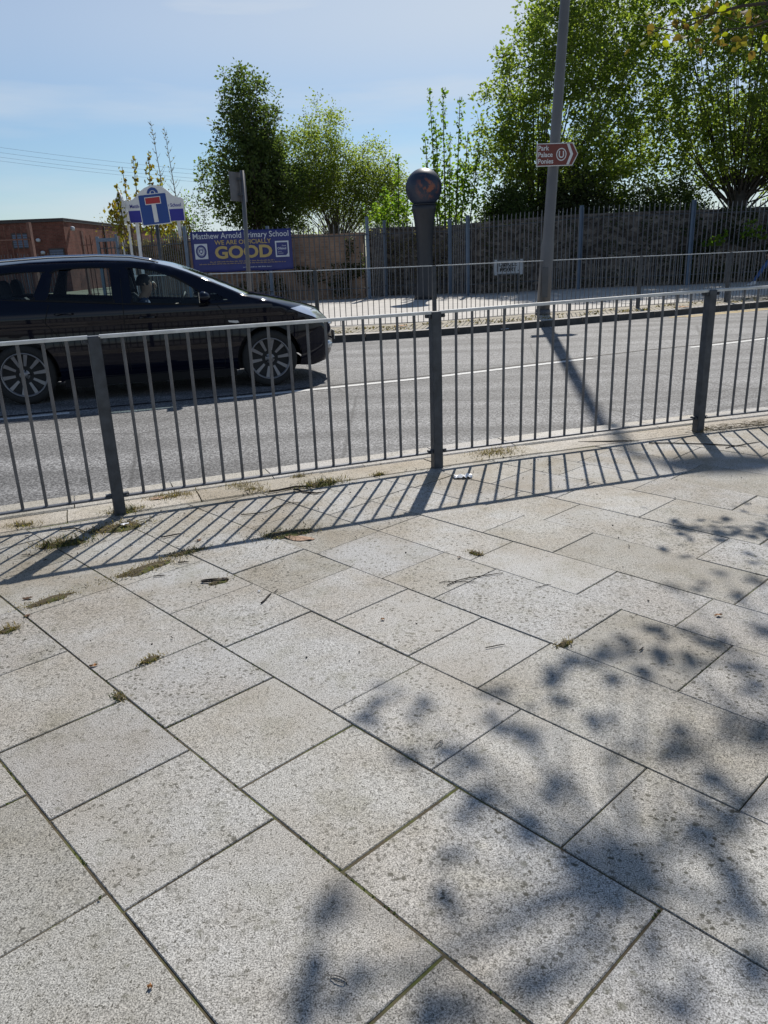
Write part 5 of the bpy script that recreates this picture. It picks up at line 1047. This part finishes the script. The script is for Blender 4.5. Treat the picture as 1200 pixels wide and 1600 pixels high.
for (c, q, h) in CLs:
    if h > 4:
        hb = min(hubs, key=lambda p: (p-c).length+max(0, c.x-p.x)*.5); m_ = (hb+c)/2+Vector((r.uniform(-.1, .1), r.uniform(-.1, .1), .12)); b.tube([hb-O, m_-O, c-O], [.010, .007, .003], 4)
        n = max(4, int(q*190)); sg = q*.5
    else: n = 3 if q < .025 else 5; sg = q*.8
    for _ in range(n): pts.append(tuple(c+Vector((r.gauss(0, sg), r.gauss(0, sg), r.gauss(0, sg)))))
# the branch that comes into view
b.tube([trunkpts[0], Vector((4.3, 5.6, 2.95))-O, Vector((3.3, 6.05, 2.88))-O, Vector((2.56, 6.0, 2.82))-O, Vector((2.39, 6.0, 2.79))-O, Vector((2.22, 6.0, 2.72))-O, Vector((2.10, 6.0, 2.69))-O, Vector((1.84, 6.02, 2.74))-O], [.04, .028, .016, .010, .008, .006, .005, .002], 6)
b.tube([Vector((3.3, 6.05, 2.88))-O, Vector((2.85, 6.0, 2.76))-O, Vector((2.64, 6.0, 2.695))-O, Vector((2.42, 6.0, 2.68))-O], [.014, .010, .007, .003], 6)
b.tube([Vector((3.3, 6.05, 2.88))-O, Vector((2.7, 6.3, 3.0))-O, Vector((2.2, 6.35, 3.02))-O, Vector((1.9, 6.4, 3.0))-O], [.014, .010, .006, .003], 5)
b.tube([Vector((2.39, 6.0, 2.79))-O, Vector((2.2, 5.98, 2.745))-O, Vector((2.05, 6.0, 2.72))-O, Vector((1.9, 6.02, 2.66))-O], [.006, .005, .004, .002], 5)
for s_ in range(10): c = Vector((r.uniform(2.0, 2.9), 6.0+r.uniform(-.05, .2), r.uniform(2.68, 2.85))); b.tube([c-O, c-O+Vector((r.uniform(-.12, .12), 0, r.uniform(-.08, .08)))], [.003, .0015], 4)
b.build('trunk', M['bark'], nt, True)
leaf_mesh('crown', pts, .075, M['leaf_mid'], nt, 90, O, .3, .72)
def near_leaf(bm_, c, L, d, up):
    d = d.normalized(); s = d.cross(up).normalized(); n_ = s.cross(d); k = len(bm_.v); prof = [(0, .0), (.18, .26), (.4, .36), (.65, .30), (.85, .15), (1, 0)]
    cen = [c+d*L*t+n_*L*(.10*math.sin(t*3.1)-.12*t*t) for t, w in prof]; vs = cen+[cen[i]+s*L*prof[i][1]+n_*L*.08 for i in range(6)]+[cen[i]-s*L*prof[i][1]+n_*L*.08 for i in range(6)]
    fs = [(i, i+1, 7+i, 6+i) for i in range(5)]+[(i+1, i, 12+i, 13+i) for i in range(5)]; bm_.add(vs, fs)
lv = MB(); lb = MB()
for i, (x, y, z) in enumerate(VIS*2):
    c = Vector((x, y, z))-O+Vector((r.gauss(0, .012), r.gauss(0, .05), r.gauss(0, .012)))*(1 if i < len(VIS) else 2.5)
    near_leaf(lv if (i < 9 or r.random() < .25) else lb, c, r.uniform(.042, .075), Vector((r.gauss(-.2, .6), r.gauss(-.3, .4), r.gauss(-.55, .3))), Vector((r.gauss(0, .5), -1, r.gauss(.3, .4))))
for i in range(40):
    c = Vector((r.uniform(2.3, 3.2), 6.0+r.uniform(-.1, .4), r.uniform(2.62, 2.9)))-O; near_leaf(lb, c, r.uniform(.04, .07), Vector((r.gauss(-.2, .6), r.gauss(-.3, .4), r.gauss(-.5, .3))), Vector((r.gauss(0, .5), -1, r.gauss(.3, .4))))
lv.build('hanging_leaves', M['leaf_yg'], nt, True); lb.build('hanging_leaves', M['leaf_bronze'], nt, True)

# ------------------------------------------------------------ weeds, twigs and litter
def tuft(x, y, w, n, label, seed, mats=('weed',), hgt=.045, ang=None, el=1.0, group='weed tufts in the paving joints', name='weed_tuft', z=.004):
    rs = np.random.RandomState(seed); V_ = []; F_2 = []; ang = R(21) if ang is None else ang; r_ = random.Random(seed)
    o = empty(name, (x, y, z), ang, label, 'weed', group)
    for mi, mt in enumerate(mats):
        b = MB(); nn = n//len(mats)
        for k in range(nn):
            px, py = r_.gauss(0, w*.42), r_.gauss(0, w*.42/el*.55); a = r_.uniform(0, 6.28); L = hgt*.72*r_.uniform(.3, 1.4)*max(.35, 1-(px/w)**2*.5); ln_ = r_.uniform(.3, 1.3); d = Vector((math.cos(a)*ln_, math.sin(a)*ln_, 1)).normalized(); s = Vector((-math.sin(a), math.cos(a), 0))*r_.uniform(.0010, .0026)
            c = Vector((px, py, 0)); m_ = c+d*L*.55; e = c+d*L+Vector((math.cos(a), math.sin(a), -.5))*L*.3
            b.add([c-s, c+s, m_+s*.8, m_-s*.8, e], [(0, 1, 2, 3), (3, 2, 4)])
        tag(b.build('blades', M[mt], o), kind='stuff')
    b = MB(); nm_ = 26; vs = [(0, 0, .006)]
    for ring_ in (.5, 1.0):
        for k in range(nm_):
            t = 2*math.pi*k/nm_; q = w*.5*ring_*(1+.55*noise.noise(Vector((math.cos(t)*1.5, math.sin(t)*1.5, seed)))); vs.append((q*math.cos(t), q*math.sin(t)/el*.6, .006 if ring_ < .9 else -.003))
    b.add(vs, [(0, 1+k, 1+(k+1) % nm_) for k in range(nm_)]+[(1+k, 1+nm_+k, 1+nm_+(k+1) % nm_, 1+(k+1) % nm_) for k in range(nm_)]); b.build('root_mat', M['joint'], o, True)
    return o
UAr = UA; VAr = UA+math.pi/2
TF = [(-1.24, 4.33, .20, 420, 'tuft of yellow green grass on the kerb right of the left railing post', ('weed', 'straw'), .05, R(21)),
 (-1.40, 3.83, .26, 520, 'bright mossy clump on the paving just below the left railing post', ('weed', 'straw'), .030, R(21)),
 (-1.60, 3.61, .20, 420, 'dark green weed lying in the railing shadow left of the mossy clump', ('weed', 'leaf_ivy'), .05, R(21)),
 (-1.94, 3.92, .12, 130, 'small dry weed on the kerb edging nearest the left edge', ('straw', 'weed'), .04, R(10)),
 (-1.44, 4.10, .16, 260, 'weed growing round the foot of the left railing post', ('leaf_ivy', 'weed'), .05, R(21)),
 (-.82, 4.46, .22, 380, 'grass tuft in the kerb joint between the left post and the dark weed', ('weed', 'straw'), .045, R(-30)),
 (-.50, 3.63, .24, 520, 'flat brown dead clump on the lower railing shadow', ('leaf_ivy', 'straw'), .022, R(21)),
 (-.37, 4.50, .20, 420, 'dark straggly weed with a tall stalk on the kerb edging', ('leaf_ivy', 'weed'), .055, R(21)),
 (-.52, 4.67, .07, 90, 'tiny upright yellow tuft behind the straggly weed', ('straw',), .05, R(21)),
 (-.02, 4.66, .07, 90, 'tiny tuft on the edging left of the middle post', ('weed',), .03, R(21)),
 (.78, 5.08, .26, 700, 'largest yellow green clump, on the kerb right of the middle post', ('weed', 'straw'), .045, R(21)),
 (-.95, 3.42, .16, 260, 'brown grassy strip end against the lower railing shadow', ('straw', 'leaf_ivy'), .025, R(30)),
 (-1.09, 3.24, .26, 460, 'long olive grass strip in the slab joint below the shadow', ('weed', 'straw'), .022, VAr),
 (-1.40, 2.93, .20, 260, 'dry grass strip in the slab joint at the left edge', ('straw', 'weed'), .016, VAr),
 (-1.45, 2.66, .08, 70, 'small green weed at the very left edge', ('weed',), .035, VAr),
 (-.83, 2.39, .07, 110, 'small green rosette in a slab joint left of centre', ('weed',), .018, VAr),
 (-.87, 2.15, .05, 60, 'tiny weed where two joints meet at the left', ('leaf_ivy', 'weed'), .02, UAr),
 (-.72, 3.06, .10, 110, 'dry tuft in the joint under the looped twig', ('straw',), .014, VAr),
 (.41, 3.27, .07, 160, 'round mossy cushion right of centre on the paving', ('weed',), .010, UAr),
 (.61, 2.39, .07, 60, 'thin dry weed where joints cross beside the dappled shade', ('straw', 'weed'), .025, VAr)]
for i, (x, y, w, n, lab, ms, h, an) in enumerate(TF): tuft(x, y, w, n, lab, 200+i, ms, h, an, 1.9 if 'strip' in lab else 1.25)
st = MB(); rs2 = random.Random(9)
for k in range(420):
    x = rs2.uniform(2.25, 3.5); y = inner_y(x)+.02+rs2.gauss(0, .05); a = rs2.uniform(0, 3.14); L = rs2.uniform(.02, .09); d = Vector((math.cos(a)*L, math.sin(a)*L*.6, 0)); z = rs2.uniform(.008, .022); st.tube([Vector((x, y, z)), Vector((x, y, z+rs2.uniform(0, .012)))+d*.5, Vector((x, y, z))+d], rs2.uniform(.0008, .0018), 3, cap=False)
tag(st.build('dry_straw', M['straw']), 'drift of dry straw on the kerb edging at the right edge', 'debris', kind='stuff')
def twig(pts, rad, lab, mat='twig', group='twigs on the paving', name='twig', cat='twig'):
    c = Vector(pts[0]); b = MB(); b.tube([Vector(p)-c for p in pts], [rad]*(len(pts)-1)+[rad*.5], 6); o = b.build(name, M[mat], None, True); o.location = c; return tag(o, lab, cat, group)
def tw(x, y, L, a, rad, lab, bend=.1, mat='twig', seed=0):
    r_ = random.Random(seed+int(x*1000)); d = Vector((math.cos(a), math.sin(a), 0)); n_ = Vector((-d.y, d.x, 0)); P = []
    for k in range(6): t = k/5-.5; P.append(Vector((x, y, rad+.003))+d*L*t+n_*L*bend*(math.sin(t*4+seed)+r_.uniform(-.3, .3))*.6)
    return twig(P, rad, lab, mat)
tw(-.49, 2.86, .10, R(70), .0035, 'short straight twig right of the looped one', .05)
tw(-.46, 2.93, .035, R(60), .002, 'tiny twig above the short straight one', .1)
tw(.37, 2.98, .27, R(25), .0022, 'long thin twig on the slab right of centre', .10, seed=2)
tw(.30, 2.95, .16, R(5), .0015, 'fine twig crossing under the long thin one', .15, seed=3)
tw(.64, 2.88, .07, R(12), .0015, 'hair thin twig right of the long one', .12)
tw(.37, 2.39, .07, R(0), .0018, 'small bent twig in the middle of a slab above the shade', .2)
tw(-.55, 4.40, .26, R(8), .006, 'thick dark twisted twig beside the straggly weed', .22, seed=1)
tw(-.44, 4.34, .20, R(-10), .005, 'second dark twisted twig under the straggly weed', .3, seed=4)
tw(-.93, 3.29, .05, R(-5), .003, 'small dark twig under the grassy strip end', .1)
tw(-1.00, 3.14, .05, R(0), .0025, 'small flat twig above the looped one', .1)
tw(-1.62, 3.80, .16, R(-10), .0035, 'curved dark twig in the railing shadow at left', .25, seed=2)
tw(-1.70, 3.47, .10, R(0), .002, 'fine twig in the railing shadow near the left edge', .2, seed=5)
tw(-1.08, 3.66, .10, R(25), .0035, 'dark stick between two bar shadows', .04)
tw(-.62, 4.05, .34, R(12), .0025, 'long curving root on the slabs below the kerb', .35, 'joint', seed=6)
tw(1.60, 5.28, .42, R(-8), .004, 'long bare branch leaning from the kerb toward the right post', .06, seed=7)
tw(2.15, 5.10, .62, R(-18), .004, 'longest bare branch across the bar shadows at right', .05, seed=8)
tw(2.45, 5.05, .35, R(28), .003, 'forked bare twig at the right end of the longest branch', .06, seed=9)
tw(2.80, 4.92, .30, R(-6), .003, 'bare twig nearest the right edge', .08, seed=10)
tw(.86, 2.33, .03, R(40), .0025, 'tiny dark stub on the joint in the shade', .1)
def loop(x, y, L, W, a, rad, lab, name='wire_clip', mat='wirepaper', cat='clip', grp='bent wire clips'):
    d = Vector((math.cos(a), math.sin(a), 0)); n_ = Vector((-d.y, d.x, 0)); P = []
    for k in range(26):
        t = 2*math.pi*k/22; q = 1 if k < 14 else .8; P.append(d*L*.5*q*math.copysign(abs(math.cos(t))**.7, math.cos(t))+n_*W*.5*q*math.sin(t)+Vector((0, 0, rad+.002+.0015*(k > 14))))
    b = MB(); b.tube(P, rad, 6); o = b.build(name, M[mat], None, True); o.location = (x, y, .001); return tag(o, lab, cat, grp)
loop(-.12, 1.11, .034, .012, R(-25), .0011, 'small wire clip lying on the big slab at the bottom centre'); loop(.13, 1.84, .040, .013, R(55), .0012, 'small wire clip on the slab right of centre in dappled light')
loop(-.74, 3.06, .11, .024, R(3), .0045, 'dark looped twig on the slab left of centre', 'twig', 'twig', 'twig', 'twigs on the paving')
def dead_leaf(x, y, L, W, a, lab, mat, seed, z=.003):
    r_ = random.Random(seed); n = 14; vs = [(0, 0, .006)]
    for k in range(n): t = 2*math.pi*k/n; q = 1+r_.uniform(-.25, .25); vs.append((math.cos(t)*L*.5*q, math.sin(t)*W*.5*q, r_.uniform(0, .008)))
    b = MB(); b.add(vs, [(0, 1+k, 1+(k+1) % n) for k in range(n)]); o = b.build('dead_leaf', M[mat], None, False); o.location = (x, y, z); o.rotation_euler = (0, 0, a); sm = o.modifiers.new('s', 'SOLIDIFY'); sm.thickness = .001; return tag(o, lab, 'leaf', 'dead leaves and bits on the paving')
dead_leaf(-1.02, 2.36, .030, .012, .3, 'orange dead leaf on a slab at the left', 'drytan', 1); dead_leaf(-1.50, 2.95, .035, .02, .2, 'dark brown curled leaf near the left edge', 'drybrown', 2); dead_leaf(-1.43, 2.78, .025, .014, .8, 'small brown leaf where joints meet at far left', 'drybrown', 3)
dead_leaf(-.48, 1.11, .010, .009, .3, 'tan flake on the bottom left slab', 'drytan', 4); dead_leaf(-.65, 1.33, .008, .007, .3, 'olive flake beside the left diagonal joint', 'moss', 5); dead_leaf(-1.31, 4.29, .10, .04, .3, 'pinkish clay piece beside the kerb grass tuft', 'drypink', 6, .012); dead_leaf(-.42, 3.56, .16, .06, -.4, 'patch of pink grit below the flat dead clump', 'drypink', 7, .001)
dead_leaf(-1.36, 3.82, .05, .03, .4, 'pale fragment in the mossy clump under the post', 'wrapper', 8, .02); dead_leaf(1.22, 2.56, .03, .014, .1, 'tan speck on the slab near the right joint', 'drytan', 9); dead_leaf(-.02, 2.63, .014, .011, .1, 'yellow flake on a slab in the middle', 'drytan', 10)
dead_leaf(-.92, 3.58, .03, .018, 1, 'dark scrap between the bar shadows', 'drybrown', 11); dead_leaf(.33, 3.22, .02, .012, 1, 'dark crumb beside the mossy cushion', 'drybrown', 12); dead_leaf(-1.70, 3.62, .03, .025, 1, 'round dark pebble like bit in the left railing shadow', 'drybrown', 13)
dead_leaf(-.53, 2.93, .012, .01, 0, 'white speck of litter left of the short twig', 'wrapper', 14); dead_leaf(6.6, 17.0, .35, .14, .2, 'curled brown leaf on the far kerb right of the lamp', 'drytan', 15, .02); dead_leaf(.45, 15.0, .30, .16, .1, 'rusty leaf heap on the far kerb in front of the sculpture', 'drytan', 16, .02); dead_leaf(2.35, 14.75, .26, .12, .2, 'white litter against the far kerb', 'wrapper', 17, ROAD_Z+.03)
rj = random.Random(31)
bits = MB()
for k in range(150):
    x, y = rj.uniform(-2, 2.5), rj.uniform(1.2, 5); 
    if y > inner_y(x)-.1 or y < 2.3 or (rj.random() > .25+.75*(y/5)**2 and x > -.2): continue
    q = rj.uniform(.0012, .0035); bits.box(x-q, x+q*rj.uniform(.5, 1.6), y-q, y+q, .001, q*.9+.001)
for k in range(260):
    x = rj.uniform(-2.3, 1.2); y = inner_y(x)-abs(rj.gauss(0, .55))+.05; q = rj.uniform(.0015, .005); a = rj.uniform(0, 3.14); L = q*rj.uniform(1, 5)
    if y < 2.2: continue
    bits.tube([Vector((x, y, .006)), Vector((x+math.cos(a)*L, y+math.sin(a)*L, .007+q*.4))], q*.45, 4)
tag(bits.build('grit', M['twig']), 'fine dark grit scattered over the slabs', 'grit', kind='stuff')
mj = MB(); r6 = random.Random(66)
for (u0, v0, u1, v1, dn) in ((-3.6, .857, -1.1, .857, .5), (-3.2, 1.257, -1.9, 1.257, .7), (-2.6, 1.257, -2.6, 1.655, .9), (-2.197, 1.257, -2.197, 1.655, .5), (-2.297, .86, -2.297, 1.25, .7), (-2.6, .457, -1.5, .457, .7), (-3.4, 1.655, -2.3, 1.655, .5), (-1.895, .1, -1.895, .45, .9), (-.79, .5, -.79, .85, .5), (-.54, .87, -.54, 1.25, .6), (-1.9, .87, -1.9, 1.2, .5), (-.9, 2.07, -.9, 2.45, .5), (-1.1, .857, -.3, .857, .6)):
    L = math.hypot(u1-u0, v1-v0)
    for k in range(int(L*110*dn)):
        t = r6.random(); p = UX*(u0+(u1-u0)*t)+VX*(v0+(v1-v0)*t)
        if noise.noise(Vector((p.x*4, p.y*4, 5))) < -.05: continue
        q = r6.uniform(.0015, .0045); p = p+Vector((r6.gauss(0, .0022), r6.gauss(0, .0022))); n5 = 5; a0 = r6.uniform(0, 6)
        mj.add([(p.x, p.y, .0012+q*.35)]+[(p.x+q*math.cos(a0+i*1.2566), p.y+q*math.sin(a0+i*1.2566), -.003) for i in range(n5)], [(0, 1+i, 1+(i+1) % n5) for i in range(n5)])
tag(mj.build('joint_moss', M['moss']), 'moss and soil filling the joints between the slabs', 'moss', kind='stuff')
wp = MB(); n = 9
for j in range(5):
    for i in range(n): wp.v.append((-.055+.11*i/(n-1)+rj.uniform(-.004, .004), -.03+.06*j/4+rj.uniform(-.004, .004), .004+.016*abs(noise.noise(Vector((i*.6, j*.7, 2))))*2))
wp.f = [(j*n+i, j*n+i+1, (j+1)*n+i+1, (j+1)*n+i) for j in range(4) for i in range(n-1)]; wp.mi = [0]*len(wp.f); wo = wp.build('litter_wrapper', M['wrapper'], None, False); wo.location = (.49, 4.53, .002); sm = wo.modifiers.new('s', 'SOLIDIFY'); sm.thickness = .001; tag(wo, 'crumpled white wrapper on the slab right of the middle post', 'litter')
